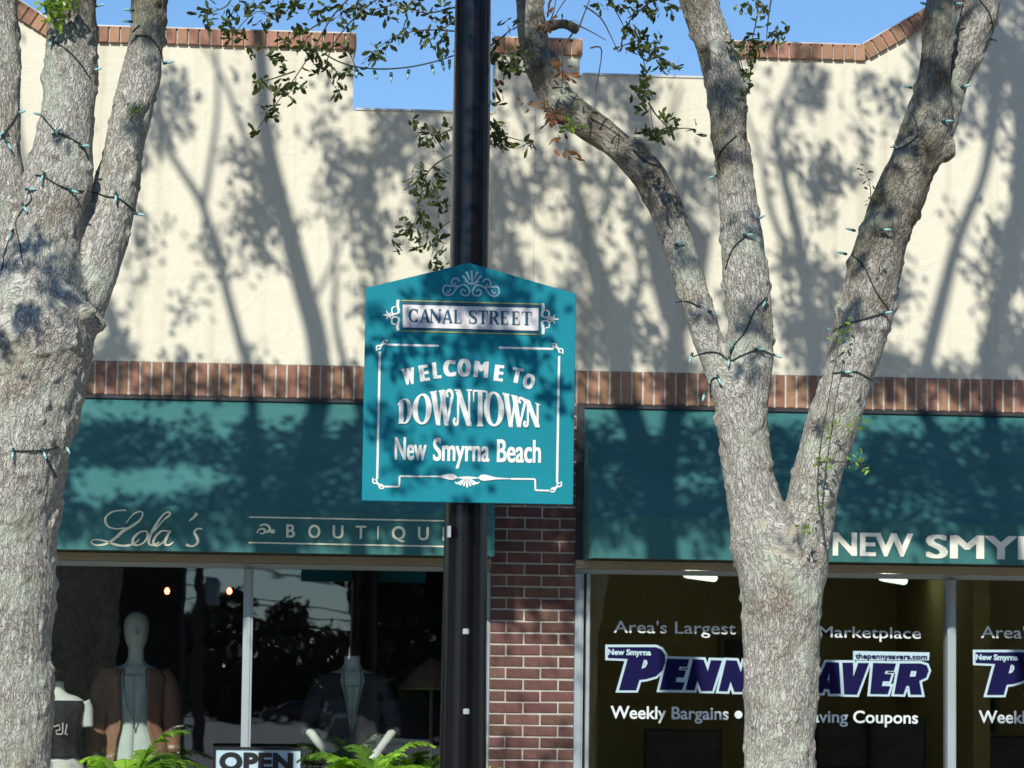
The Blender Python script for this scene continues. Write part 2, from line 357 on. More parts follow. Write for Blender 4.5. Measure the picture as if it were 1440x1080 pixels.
def ribbon(mb, pts, wd, Y, k=[0], sub=5, smooth=True):
    """flat painted stroke; pts in picture measurement on plane Y, widths in the same unit"""
    n = len(pts)
    if not hasattr(wd, '__len__'): wd = [wd]*n
    P = [(p[0], p[1], q) for p, q in zip(pts, wd)]
    if smooth and n > 2: P = spline(P, sub)
    k[0] = (k[0]+1) % 12; Y = Y - 0.00025*k[0]
    vs = []
    for i, p in enumerate(P):
        a = P[max(i-1, 0)]; b = P[min(i+1, len(P)-1)]; dx, dy = b[0]-a[0], b[1]-a[1]; L = math.hypot(dx, dy) or 1
        nx, ny = -dy/L, dx/L; h = max(p[2], 0.15)/2
        vs += [at(p[0]+nx*h, p[1]+ny*h, Y), at(p[0]-nx*h, p[1]-ny*h, Y)]
    mb.add(vs, [(2*i, 2*i+1, 2*i+3, 2*i+2) for i in range(len(P)-1)])
def blob(mb, cx, cy, r, Y, ry=None):
    ry = ry or r; n = 12
    mb.add([at(cx+r*math.cos(2*math.pi*i/n), cy+ry*math.sin(2*math.pi*i/n), Y-0.003) for i in range(n)], [tuple(range(n))])
# ------------------------------------------------------------------ setting: ground
mb = MB(); mb.add([(-700, -900, 0), (700, -900, 0), (700, 600, 0), (-700, 600, 0)], [(0, 1, 2, 3)])
kind(mb.build('ground', M['grass']), 'structure')
mb = MB(); mb.box(-60, 60, 13.9, 20.0, -0.1, 0.13); kind(mb.build('pavement', M['concrete']), 'structure')
mb = MB(); mb.box(-60, 60, 13.72, 13.897, -0.1, 0.135); kind(mb.build('kerb', M['concrete']), 'structure')
mb = MB(); mb.add([(-90, -8, 0.004), (90, -8, 0.004), (90, 13.717, 0.004), (-90, 13.717, 0.004)], [(0, 1, 2, 3)])
kind(mb.build('road', M['asphalt']), 'structure')
mb = MB(); mb.add([(-90, -190, 0.006), (120, -190, 0.006), (120, -8.1, 0.006), (-90, -8.1, 0.006)], [(0, 1, 2, 3)])
kind(mb.build('parking_lot', M['lot']), 'structure')
# ------------------------------------------------------------------ buildings
WY = 20.0; JX = 1.872
bl = thing('shop_building', 'cream stucco shop building on the left with stepped brick topped parapet above the boutique windows', 'building', (0, 20, 0))
br_ = thing('shop_building', 'cream stucco shop building on the right with angled brick topped parapet above the newspaper office', 'building', (4, 20, 0))
def P(bld, mb, name, mat, **k):
    o = mb.build(name, mat, None, **k); o.parent = bld; o.matrix_parent_inverse = Matrix.Translation(-Vector(bld.location)); return o
# facade profiles (X,Z)
zc = 5.478
profL = [(-9, 3.572), (JX-0.0008, 3.572), (JX-0.0008, zc+0.004), (1.632, zc+0.004), (1.632, 5.115), (0.77, 5.115), (0.77, zc), (-1.03, zc), (-2.0, 6.07), (-4.4, 6.07), (-5.4, zc), (-9, zc)]
mb = MB(); mb.prism(profL, WY, WY+0.3); P(bl, mb, 'wall', M['stucco'])
zr = 5.50
profR = [(JX+0.0008, 3.572), (12, 3.572), (12, 6.2), (5.05, 6.2), (3.885, zr), (3.022, zr), (3.022, 5.368), (2.137, 5.368), (2.137, zc+0.004), (JX+0.0008, zc+0.004)]
mb = MB(); mb.prism(profR, WY, WY+0.3); P(br_, mb, 'wall', M['stucco'])
# brick meshes shared
def brickmesh(name, w_, d_, h_, mat, bev=0.003):
    bm = bmesh.new(); bmesh.ops.create_cube(bm, size=1); bmesh.ops.scale(bm, vec=(w_, d_, h_), verts=bm.verts)
    bmesh.ops.bevel(bm, geom=bm.edges[:], offset=bev, segments=1, affect='EDGES')
    me = bpy.data.meshes.new(name); bm.to_mesh(me); bm.free(); me.materials.append(mat); return me
def put(me, name, bld, x, y, z, ry=0, s=(1, 1, 1)):
    o = bpy.data.objects.new(name, me); C.objects.link(o); o.parent = bld
    o.location = Vector((x, y, z)) - Vector(bld.location); o.rotation_euler = (random.gauss(0, .004), ry+random.gauss(0, .006), 0); o.scale = s
    return o
sold = brickmesh('soldier_brick', 0.0545, 0.10, 0.196, M['brick'])
capb = brickmesh('cap_brick', 0.057, 0.37, 0.093, M['brick'])
strt = brickmesh('pier_brick', 0.198, 0.10, 0.0575, M['brick_pier'])
half = brickmesh('pier_brick_half', 0.0945, 0.10, 0.0575, M['brick_pier'])
# soldier band
st = 0.0662
for b, x0, x1 in ((bl, -4.6, JX), (br_, JX, 8.2)):
    mb = MB(); mb.box(x0-4.4 if b is bl else x0+0.001, x1-0.001 if b is bl else 12, WY+0.001, WY+0.3, 3.374, 3.570); P(b, mb, 'mortar_bed', M['mortar'])
    n = int((x1-x0)/st)
    for i in range(n):
        put(sold, 'brick', b, x0+(i+0.5)*(x1-x0)/n, WY+0.046-random.random()*0.002, 3.4715+random.gauss(0, .0008))
def caprow(b, p, q, ov=0.022):
    (xa, za), (xb, zb) = p, q; L = math.hypot(xb-xa, zb-za); n = max(1, round(L/st)); a = math.atan2(zb-za, xb-xa)
    nx, nz = -math.sin(a), math.cos(a)
    mb = MB(); e = 0.004
    pts = [(xa+nx*e, za+nz*e), (xb+nx*e, zb+nz*e), (xb+nx*0.085, zb+nz*0.085), (xa+nx*0.085, za+nz*0.085)]
    mb.prism(pts, WY-0.010, WY+0.31); P(b, mb, 'mortar_bed', M['mortar'])
    for i in range(n):
        t = (i+0.5)/n
        put(capb, 'brick', b, xa+(xb-xa)*t+nx*0.05, WY+0.16-random.random()*0.006, za+(zb-za)*t+nz*0.05+random.gauss(0, .001), -a)
    mb = MB(); pts = [(xa+nx*0.1, za+nz*0.1), (xb+nx*0.1, zb+nz*0.1), (xb+nx*0.108, zb+nz*0.108), (xa+nx*0.108, za+nz*0.108)]
    mb.prism(pts, WY-0.012, WY+0.35); P(b, mb, 'flashing', M['flash'])
caprow(bl, (-1.03, zc), (0.785, zc)); caprow(bl, (-2.0, 6.07), (-1.05, 5.492))
caprow(bl, (1.615, zc+0.004), (JX-0.002, zc+0.004)); caprow(br_, (JX+0.002, zc+0.004), (2.152, zc+0.004))
caprow(br_, (3.008, zr), (3.885, zr)); caprow(br_, (3.91, zr+0.014), (5.05, 6.2))
for b, xa, xb, z in ((bl, 0.787, 1.613, 5.115), (br_, 2.154, 3.006, 5.368)):
    mb = MB(); mb.box(xa, xb, WY-0.008, WY+0.32, z+0.001, z+0.014); P(b, mb, 'flashing', M['flash'])
# lower facade: lintel, pier, sills
mb = MB(); mb.box(-9, 1.637, WY+0.012, WY+0.3, 2.44, 3.373); P(bl, mb, 'lintel', M['stucco'])
mb = MB(); mb.box(2.141, 12, WY+0.012, WY+0.3, 2.44, 3.373); P(br_, mb, 'lintel', M['stucco'])
mb = MB(); mb.box(1.638, 2.140, WY+0.001, WY+0.6, 0.13, 3.372); P(bl, mb, 'brick_pier_core', M['mortar_pier'])
mb = MB(); mb.box(2.1412, 2.184, WY-0.02, WY+0.01, 2.44, 3.372); P(br_, mb, 'shade_strip', M['awn_in'])  # dark strip added for the unlit side between pier and awning
cz = 0.0683
for r in range(int((3.37-0.13)/cz)):
    z = 3.332-r*cz
    if z < 0.16: break
    if r % 2: segs = [(1.640, 0.087), (1.737, 0.198), (1.945, 0.193)]
    else: segs = [(1.640, 0.193), (1.843, 0.198), (2.051, 0.087)]
    for x, w_ in segs:
        put(strt, 'brick', bl, x+w_/2, WY+0.046-random.random()*0.003, z+random.gauss(0, .0008), 0, (w_/0.198, 1, 1))
mb = MB(); mb.box(-9, 1.636, WY+0.02, WY+0.3, 0.13, 0.5); P(bl, mb, 'sill_wall', M['brick_pier'])
mb = MB(); mb.box(2.142, 12, WY+0.02, WY+0.3, 0.13, 0.5); P(br_, mb, 'sill_wall', M['brick_pier'])
# joint line between the two buildings on the upper wall
# roofs + back so that nothing shows through
for b, xa, xb in ((bl, -9, JX-0.02), (br_, JX+0.02, 12)):
    mb = MB(); mb.box(xa, xb, WY+0.31, 32, 3.4, 3.5); P(b, mb, 'roof', M['concrete'])
# storefront windows
def win_frame(b, xs, x_l, x_r, z1=2.386):
    mb = MB(); mb.box(x_l, x_r, WY-0.03, WY+0.012, z1+0.002, 2.437); mb.box(x_l, x_r, WY-0.045, WY-0.031, z1+0.020, 2.433); P(b, mb, 'head_trim', M['tan'])
    mb = MB(); mb.box(x_l, x_r, WY+0.015, WY+0.11, z1-0.028, z1); P(b, mb, 'window_frame', M['alu'])
    mb = MB(); mb.box(x_l, x_r, WY+0.0, WY+0.11, 0.502, 0.56); P(b, mb, 'window_sill', M['alu'])
    for x, w_ in xs:
        mb = MB(); mb.box(x-w_/2, x+w_/2, WY-0.012, WY+0.11, 0.562, z1-0.03)
        mb.box(x-w_*0.26, x+w_*0.26, WY-0.022, WY-0.0125, 0.562, z1-0.032); P(b, mb, 'mullion', M['alu'])
win_frame(bl, [(0.203, 0.056), (-2.9, 0.056), (1.607, 0.055)], -9, 1.636)
win_frame(br_, [(2.168, 0.050), (4.420, 0.050), (6.65, 0.05), (2.222, 0.022)], 2.142, 12)
def glass(b, xa, xb):
    mb = MB(); mb.add([(xa, WY+0.05, 0.562), (xb, WY+0.05, 0.562), (xb, WY+0.05, 2.357), (xa, WY+0.05, 2.357)], [(0, 1, 2, 3)])
    return P(b, mb, 'window_pane', M['glass'])
glass(bl, -2.871, 0.174); glass(bl, 0.232, 1.579); glass(bl, -9, -2.93)
glass(br_, 2.235, 4.394); glass(br_, 4.446, 6.624); glass(br_, 6.676, 12)
# interiors
def room(b, xa, xb, y1, zt, wm, fm, cm):
    y0 = WY+0.302; zf = 0.15
    mb = MB()
    mb.box(xa-0.1, xa, y0, y1, zf, zt); mb.box(xb, xb+0.1, y0, y1, zf, zt); mb.box(xa-0.1, xb+0.1, y1+0.002, y1+0.1, zf, zt); P(b, mb, 'inner_wall', wm)
    mb = MB(); mb.box(xa, xb, y0, y1, 0.05, zf); P(b, mb, 'shop_floor', fm)
    mb = MB(); mb.box(xa-0.1, xb+0.1, y0, y1+0.1, zt+0.002, zt+0.1); P(b, mb, 'shop_ceiling', cm)
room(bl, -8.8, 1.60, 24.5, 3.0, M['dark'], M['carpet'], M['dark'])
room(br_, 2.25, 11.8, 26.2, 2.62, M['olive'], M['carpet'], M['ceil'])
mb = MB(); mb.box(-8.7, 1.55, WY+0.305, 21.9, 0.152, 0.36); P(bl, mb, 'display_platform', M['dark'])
# inner partition in the office (vertical darker/lighter panels)
mb = MB(); mb.box(5.35, 5.47, 23.5, 26.19, 0.152, 2.618); P(br_, mb, 'partition', M['olive'])
mb = MB(); mb.box(2.262, 2.42, 21.2, 21.35, 0.152, 2.618); P(br_, mb, 'column', M['olive'])
for i, (px, py, Y) in enumerate([(985, 806, 24.6), (1256, 811, 24.6), (1440+160, 820, 24.6), (900, 770, 21.8), (1110, 770, 21.8), (1330, 770, 21.8), (1500, 770, 21.8)]):  # fixtures behind the window head are added unseen to brighten the office
    p = at(px, py, Y); t = thing('ceiling_light', ['lit fluorescent ceiling light seen through the office window just left of the forked tree trunk', 'lit fluorescent ceiling light seen through the office window right of the tree trunk', 'fluorescent ceiling light at the far right end of the office', 'unseen ceiling light added for brightness behind the window head above the word largest', 'unseen ceiling light added for brightness behind the window head above the tree trunk', 'unseen ceiling light added for brightness behind the window head at the right mullion', 'unseen ceiling light added for brightness behind the window head of the far right pane'][i], 'ceiling light', (p.x, Y, 2.618), 'ceiling lights in the newspaper office')
    t.rotation_euler = (0, 0, R(-24)); mb = MB(); mb.box(-0.11, 0.11, -0.4, 0.4, -0.05, 0.0); mb.build('housing', M['alu'], t)
    for dx in (0.0,):
        mb = MB(); mb.tube([(dx, -0.37, -0.09), (dx, 0.37, -0.09)], 0.03, 8); mb.build('tube', M['tube'], t, smooth=True)
    mb = MB(); mb.box(-0.10, 0.10, -0.39, 0.39, -0.056, -0.051); mb.build('reflector', M['white'], t)
def picture(px0, py0, px1, py1, Y, label):
    a = at(px0, py0, Y); b = at(px1, py1, Y); t = thing('picture_frame', label, 'picture', ((a.x+b.x)/2, Y, b.z), 'framed pictures on the office wall')
    W_ = (b.x-a.x)/2; H_ = a.z-b.z
    mb = MB(); mb.box(-W_, W_, 0, 0.02, 0, H_); mb.build('backing', M['blackp'], t)
    mb = MB(); f = 0.035
    mb.box(-W_, W_, -0.02, -0.001, 0, f); mb.box(-W_, W_, -0.02, -0.001, H_-f, H_); mb.box(-W_, -W_+f, -0.02, -0.001, f+.001, H_-f-.001); mb.box(W_-f, W_, -0.02, -0.001, f+.001, H_-f-.001); mb.build('frame', M['picf'], t)
    mb = MB(); mb.box(-W_+0.1, W_-0.1, -0.006, -0.001, 0.1, H_-0.1); mb.build('print', M['pict'], t)
picture(1012, 893, 1060, 955, 26.17, 'small framed picture on the olive office wall beside the forked tree trunk')
picture(1343, 915, 1404, 1034, 26.17, 'large dark framed picture on the olive office wall right of the window mullion')
# office desks with monitors
def desk(px, Y, label, g):
    p = at(px, 1000, Y); t = thing('office_desk', label, 'desk', (p.x, Y, 0.15), g)
    mb = MB(); mb.box(-0.75, 0.75, -0.35, 0.35, 0.70, 0.74); mb.build('desk_top', M['wood'], t)
    for sx in (-0.7, 0.66):
        mb = MB(); mb.box(sx, sx+0.04, -0.33, 0.33, 0, 0.698); mb.build('leg_panel', M['blackp'], t)
    mb = MB(); mb.box(-0.65, 0.65, 0.30, 0.32, 0.25, 0.698); mb.build('modesty_panel', M['blackp'], t)
    return p
def monitor(px, py, Y, label, W_=0.27, H_=0.36):
    p = at(px, py, Y); t = thing('computer_monitor', label, 'monitor', (p.x, Y, 0.891), 'computer monitors on the office desks')
    z = p.z-0.89
    mb = MB(); mb.lathe((0, 0, 0), [(0.12, 0), (0.12, 0.015), (0.03, 0.02), (0.025, z)], 12); mb.build('stand', M['blackp'], t)
    mb = MB(); mb.box(-W_, W_, -0.02, 0.02, z-H_/2, z+H_/2); mb.build('screen_back', M['blackp'], t)
    mb = MB(); mb.box(-W_+.02, W_-.02, -0.026, -0.0205, z-H_/2+.02, z+H_/2-.02); mb.build('screen', M['pict'], t)
desk(970, 23.2, 'office desk behind the left half of the newspaper window', 'desks in the newspaper office'); desk(1255, 23.6, 'office desk behind the right half of the newspaper window', 'desks in the newspaper office')
monitor(960, 1062, 23.2, 'dark computer monitor low in the newspaper window left of the tree trunk')
monitor(1200, 1045, 23.6, 'dark computer monitor low in the newspaper window right of the tree trunk'); 
monitor(1262, 1050, 23.5, 'dark computer monitor beside a pale edged one in the right office window', 0.2, 0.4)
monitor(1425, 1065, 23.6, 'computer monitor low behind the far right office window', 0.22, 0.3)
# ------------------------------------------------------------------ awnings
def awning(xa, xb, label):
    t = thing('awning', label, 'awning', (xa, WY, 2.43), 'teal shop awnings'); L = xb-xa
    zt, zv, z0, D = 3.352-2.43, 0.238, 0.0, 0.5
    # sloped canvas, slightly sagging between ribs
    nx, ns = 60, 10; vs = []
    for j in range(ns+1):
        for i in range(nx+1):
            u = i/nx; v = j/ns
            sag = 0.006*math.sin(math.pi*v)*(1-abs(math.cos(math.pi*u*L/1.1)))
            vs.append((u*L, -0.008-D*v+sag, zt+(zv-zt)*v-sag))
    fs = [(j*(nx+1)+i, (j+1)*(nx+1)+i, (j+1)*(nx+1)+i+1, j*(nx+1)+i+1) for j in range(ns) for i in range(nx)]
    mb = MB(); mb.add(vs, fs); c = mb.build('canvas', M['awn'], t, smooth=True)
    mb = MB(); n = 80
    vs = []
    for i in range(n+1):
        x = i/n*L; wv = 0.002*math.sin(x*7.3)+0.001*math.sin(x*17)
        vs += [(x, -D-0.012, zv+0.004), (x, -D-0.014+wv, z0+0.0)]
    mb.add(vs, [(2*i, 2*i+1, 2*i+3, 2*i+2) for i in range(n)]); mb.build('valance', M['awn'], t, smooth=True)
    for i, x in enumerate((0.001, L-0.001)):
        mb = MB(); mb.add([(x, -0.008, zt), (x, -D-0.008, zv), (x, -D-0.008, z0), (x, -0.008, z0)], [(0, 1, 2, 3)]); mb.build('side_panel', M['awn'], t)
    mb = MB(); mb.box(0, L, -0.03, -0.003, zt-0.004, zt+0.016); mb.build('top_rail', M['awn_in'], t)
    mb = MB(); mb.box(0.01, L-0.01, -D, -D+0.025, 0.02, 0.045); mb.build('front_bar', M['awn_in'], t)
    return t
awl = awning(-4.6, 1.615, 'dark teal awning with cream boutique lettering over the left shop window')
awr = awning(2.185, 9.0, 'dark teal awning with large white lettering over the right office window')
def PT(t, o):   # parent keeping world placement
    if isinstance(o, list):
        for q in o: PT(t, q)
        return o
    o.parent = t; o.matrix_parent_inverse = Matrix.Translation(-Vector(t.location)); return o
VY = WY-0.5185
# script shop name (traced strokes)
mb = MB()
zz = lambda L: [(x/2.7, 680+y/2.7) for x, y in L]
def scr(L, wd): ribbon(mb, zz(L), [q*1.25+.75 for q in wd], VY)
scr([(478,168),(440,172),(408,160),(400,132),(425,108),(468,101),(480,103)], [1,1,1.4,1.8,1.4,1,.8])
scr([(478,150),(505,118),(530,106),(542,115),(530,140),(495,165),(465,182),(440,205),(405,228),(368,234),(346,224),(358,213),(395,217),(440,232),(480,236),(512,226),(530,210)], [.6,.8,1,1.3,2,2.6,2.8,2.6,2,1.3,1,1,1.4,2,2,1,.7])
scr([(560,180),(532,184),(508,206),(505,228),(525,234),(550,220),(562,195),(556,181)], [1,1.2,2.2,2.4,1.2,1.3,2.2,1])
scr([(556,200),(585,180),(620,140),(645,118),(640,108),(620,118),(590,160),(568,205),(566,228),(582,234),(605,222)], [.6,.8,1,1.4,1.2,1.2,2.4,2.8,2.2,1.2,.8])
scr([(640,182),(615,180),(590,202),(582,226),(598,236),(625,216),(642,186)], [1,1.2,2.2,2.4,1.2,1,.8])
scr([(648,178),(632,206),(626,228),(640,234),(658,222)], [1.4,2.4,2.4,1.2,.7])
scr([(748,112),(738,126),(718,142)], [3.2,2.6,.6])
scr([(768,172),(748,172),(738,186),(748,205),(750,225),(730,238),(706,232)], [1,1.6,2.2,2.8,2.4,1.4,2.6])
PT(awl, mb.build('script_lettering', M['cream']))
# boutique row: swirl, letters, rules
mb = MB()
z2 = lambda L: [(300+x/2.7, 680+y/2.7) for x, y in L]
for L, wd in (([(165,188),(178,172),(196,176),(190,190),(176,188)], [1.2,1.6,2,1.4,1]), ([(176,160),(198,155),(214,168),(206,184),(192,180)], [1.4,2,2.2,1.6,1]),
              ([(200,188),(214,178),(229,180),(226,186),(214,184)], [1,2,2.6,2,1])):
    ribbon(mb, z2(L), [q*1.3+.4 for q in wd], VY)
for (x0, y0), (x1, y1) in (((136,127),(1030,145)), ((134,224),(1030,242))):
    ribbon(mb, z2([(x0, y0), (x1, y1)]), 2.1, VY, smooth=False)
PT(awl, mb.build('ornament_lines', M['cream']))
for ch, cx, hw in (('B', 293, 17), ('O', 383, 23), ('U', 473, 21), ('T', 560, 20), ('I', 625, 2.6), ('Q', 703, 26), ('U', 797, 21), ('E', 885, 15)):
    dy = (cx-293)*0.0195
    q = place_text(ch, 'letter', M['cream'], None, 300+(cx-hw)/2.7, 300+(cx+hw)/2.7, 680+(155+dy)/2.7, 680+(204+dy)/2.7, VY, 0.002, bold=.022)
    PT(awl, q)
PT(awr, place_text('NEW', 'lettering', M['cream2'], None, 1171, 1284, 749, 780.5, VY, 0.0, bold=.032))
PT(awr, place_text('SMYRNA BEACH', 'lettering', M['cream2'], None, 1302, 1800, 752.5, 784, VY, 0.0, bold=.032))
# ------------------------------------------------------------------ window vinyl
GY = WY+0.042
def logo(dx, first=True):
    g = GY
    r1 = lambda L: [(840+x/4.8, 860+y/4.8) for x, y in L]
    r2 = lambda L: [(1140+x/4.8, 860+y/4.8) for x, y in L]
    pol = [
     [r1([(70,240),(395,240),(432,256),(456,290),(458,340),(440,395),(395,436),(330,455),(283,460),(262,530),(145,530),(205,318),(70,312)]), r1([(314,322),(334,328),(338,352),(322,378),(296,386)])],
     [r1([(470,318),(620,322),(605,375),(555,372),(548,395),(598,398),(582,447),(535,445),(527,475),(590,478),(572,530),(420,528)])],
     [r1([(645,322),(718,325),(745,402),(765,328),(840,330),(775,535),(700,535),(675,465),(655,532),(595,530)])],
     [r1([(868,328),(941,331),(968,408),(988,334),(1063,336),(998,541),(923,541),(898,471),(878,538),(818,536)])],
     [r1([(1080,338),(1150,338),(1160,400),(1205,340),(1280,340),(1175,450),(1150,541),(1075,541),(1100,450)])],
     [r1([(1275,345),(1440,345),(1425,400),(1345,398),(1345,415),(1420,425),(1430,470),(1405,530),(1350,548),(1215,545),(1230,492),(1330,490),(1335,472),(1265,462),(1248,425),(1258,375)])],
     [r2([(105,342),(190,345),(203,555),(130,555),(126,525),(90,522),(80,550),(8,550)]), r2([(108,480),(126,480),(124,412)])],
     [r2([(212,345),(285,345),(287,440),(320,347),(392,347),(312,560),(225,558)])],
     [r2([(420,347),(575,350),(560,400),(505,398),(498,420),(545,423),(530,470),(487,468),(478,502),(536,504),(520,557),(400,555)])],
     [r2([(600,350),(740,350),(782,363),(796,398),(778,445),(732,466),(750,560),(672,560),(662,500),(645,500),(625,558),(562,556)]), r2([(677,398),(714,400),(706,438),(666,440)])]]
    mo = MB(); mf = MB()
    for i, P_ in enumerate(pol):
        W3 = [[(lambda a: (a.x+dx, a.z))(at(x, y, g)) for x, y in Q] for Q in P_]
        v, f = curvefill(W3, 0.0145); mo.add([(a, g-0.0002*i, b) for a, b in v], f)
        v, f = curvefill(W3, 0.0); mf.add([(a, g-0.004-0.0002*i, b) for a, b in v], f)
    Q = [at(1140+x/4.8, 860+y/4.8, g) for x, y in [(286,266),(802,276),(798,330),(286,326)]]
    mo.add([(q.x+dx, g-0.003, q.z) for q in Q], [(0, 1, 2, 3)])
    PT(br_, mo.build('logo_outline', M['vblue'])); PT(br_, mf.build('logo_letters', M['vnavy']))
    def T(s, a, b, c, d, Y, off, mat, nm='window_lettering'):
        o = place_text(s, nm, mat, None, a, b, c, d, Y, off); [setattr(q.location, 'x', dx) for q in o]; PT(br_, o)
    T("Area's Largest Coupon", 863, 1139, 873, 889.5, g, 0.004, M['vwhite'])
    T("Marketplace", 1152, 1295, 880.5, 896, g, 0.004, M['vwhite'])
    T("Weekly Bargains", 858.5, 1024.5, 993, 1010, g, 0.016, M['vwhite'])
    T("Money-Saving Coupons", 1054, 1291, 998, 1014.5, g, 0.016, M['vwhite'])
    m_ = MB(); p = at(1038.5, 1005, g); m_.add([(p.x+dx+0.024*math.cos(i*.5236), g, p.z+0.024*math.sin(i*.5236)) for i in range(12)], [tuple(range(12))]); PT(br_, m_.build('bullet', M['vwhite']))
    T("New Smyrna", 855, 915.5, 913, 920.5, g-0.009, 0.04, M['vblue'])
    T("thepennysavers.com", 1203, 1304, 919, 925.5, g-0.009, 0.03, M['vnavy'])
logo(0.0); logo(at(1366, 925, GY).x-at(849, 911, GY).x)
# ------------------------------------------------------------------ lamp post and welcome sign
SYp = 14.85
pc0 = at(661.8, 0, 15.0); pc1 = at(654, 1080, 15.0)
pole = thing('lamp_post', 'tall glossy black street lamp post carrying the teal welcome sign', 'lamp post', ((pc0.x+pc1.x)/2, 15.0, 0.13))
r0 = 0.104; r1_ = 0.078; ztop = 7.4
def rz(z): return 0.104+(0.0795-0.104)*((z-1.2)/(4.85-1.2))
mb = MB(); mb.tube([(0, 0, z) for z in np.linspace(0.55, ztop, 12)], [max(0.06, rz(z)) for z in np.linspace(0.55, ztop, 12)], 40); mb.build('shaft', M['pole'], pole, smooth=True)
mb = MB(); mb.lathe((0, 0, 0), [(0.2, 0), (0.2, 0.12), (0.17, 0.15), (0.16, 0.4), (0.135, 0.47), (0.125, 0.58)], 24); mb.build('base', M['pole'], pole, smooth=False)
mb = MB(); mb.lathe((0, 0, ztop), [(0.07, 0), (0.1, 0.05), (0.16, 0.25), (0.2, 0.55), (0.12, 0.65), (0.03, 0.8)], 20); mb.build('lantern', M['pole'], pole, smooth=True)
for (px, py) in ((655, 888), (655.5, 1000.5)):
    q = at(px, py, 14.9); mb = MB(); z = q.z-0.13; rr = rz(z)
    mb.lathe((q.x-pole.location.x, -rr-0.003, z), [(0.005, -0.013), (0.014, -0.011), (0.014, 0.011), (0.005, 0.013)], 8, 1, 0.4); mb.build('bolt', M['alu'], pole)
q = at(633, 747, 14.85); mb = MB(); mb.box(q.x-pole.location.x-0.009, q.x-pole.location.x+0.006, -0.12, -0.06, q.z-0.13-0.025, q.z-0.13+0.025); mb.build('bracket', M['alu'], pole)
pole.rotation_euler = (0, R(0.0), 0)
sg = thing('welcome_sign', 'teal peaked welcome sign mounted on the black lamp post', 'sign', (1.111, SYp, 2.469), None)
prof = [(0.641, 2.468), (1.578, 2.467), (1.580, 3.409), (1.10, 3.537), (0.643, 3.413)]
bm = bmesh.new()
vs = [bm.verts.new((x, SYp, z)) for x, z in prof]; f = bm.faces.new(vs)
ex = bmesh.ops.extrude_face_region(bm, geom=[f]); bmesh.ops.translate(bm, verts=[v for v in ex['geom'] if isinstance(v, bmesh.types.BMVert)], vec=(0, 0.018, 0))
bmesh.ops.recalc_face_normals(bm, faces=bm.faces); bmesh.ops.bevel(bm, geom=bm.edges[:], offset=0.002, segments=1, affect='EDGES')
me = bpy.data.meshes.new('panel'); bm.to_mesh(me); bm.free(); me.materials.append(M['teal']); PT(sg, link('panel', me))
for z in (2.75, 3.2):
    mb = MB(); mb.box(0.9, 1.32, SYp+0.020, SYp+0.05, z-0.02, z+0.02); PT(sg, mb.build('mounting_strap', M['pole']))
SY = SYp-0.0015
E0 = lambda L: [(510+x/4.8, 360+y/4.8) for x, y in L]
E1 = lambda L: [(510+x/4.8, 530+y/4.8) for x, y in L]
def mir(L, cx, slope=0.024): return [(2*cx-x, y+2*(cx-x)*slope) for x, y in L]
mb = MB()
# top scrollwork
cx = 732
for L, wd in (([(600,205),(555,200),(542,235),(565,262),(605,255),(635,215),(670,195),(700,200),(722,235),(712,262),(680,265),(662,240),(680,225),(695,240)], 2.2),
              ([(592,222),(580,245),(565,238)], 1.8), ([(652,175),(640,152),(612,155),(600,180),(615,205),(640,200)], 2.2), ([(630,190),(618,185)], 2.4)):
    ribbon(mb, E0(L), wd, SY); ribbon(mb, E0(mir(L, cx)), wd, SY)
ribbon(mb, E0([(740,190),(738,150),(736,98)]), [3.5, 3, 2.2], SY)
for a, b in (((725,165),(700,105)), ((718,178),(672,130)), ((722,190),(690,165))):
    ribbon(mb, E0([a, b]), [1.2, 3.4], SY, smooth=False); ribbon(mb, E0(mir([a, b], 737)), [1.2, 3.4], SY, smooth=False)
ribbon(mb, E0([(715,185),(765,187)]), 3, SY, smooth=False)
PT(sg, mb.build('top_scroll', M['silver']))
# side scrolls on name plate
for fl in (0, 1):
    mb = MB()
    for L, wd in (([(240,295),(236,330),(244,375),(225,390),(200,385),(200,350),(222,342)], [4,4,3.5,2.5,2,2,1.5]), ([(240,505),(236,470),(244,425),(225,412),(200,418),(198,452),(222,462)], [4,4,3.5,2.5,2,2,1.5]),
                  ([(210,400),(165,398),(132,398)], [2,3.4,.6]), ([(160,368),(172,398),(160,430)], [1,2.6,1]), ([(190,380),(182,400),(190,420)], [1.5,2.5,1.5])):
        L2 = L if not fl else [(2*728-x, y+2*(728-x)*0.024) for x, y in L]
        ribbon(mb, E0(L2), wd, SY)
    PT(sg, mb.build('side_scroll', M['white']))
# name plate
mbg = MB(); 
Q = [(262,305),(1198,330),(1194,520),(262,495)]
mbg.add([at(510+x/4.8, 360+y/4.8, SY) for x, y in Q], [(3, 2, 1, 0)]); PT(sg, mbg.build('plate_border', M['navy']))
mbg = MB()
for a, b in (((262,300),(1200,325)), ((262,505),(1198,531))): ribbon(mbg, E0([a, b]), 1.6, SY-0.001, smooth=False)
PT(sg, mbg.build('plate_gold_line', M['gold']))
mbg = MB(); Q = [(270,328),(1188,352),(1186,505),(270,481)]
mbg.add([at(510+x/4.8, 360+y/4.8, SY-0.0045) for x, y in Q], [(3, 2, 1, 0)]); PT(sg, mbg.build('plate_face', M['plate']))
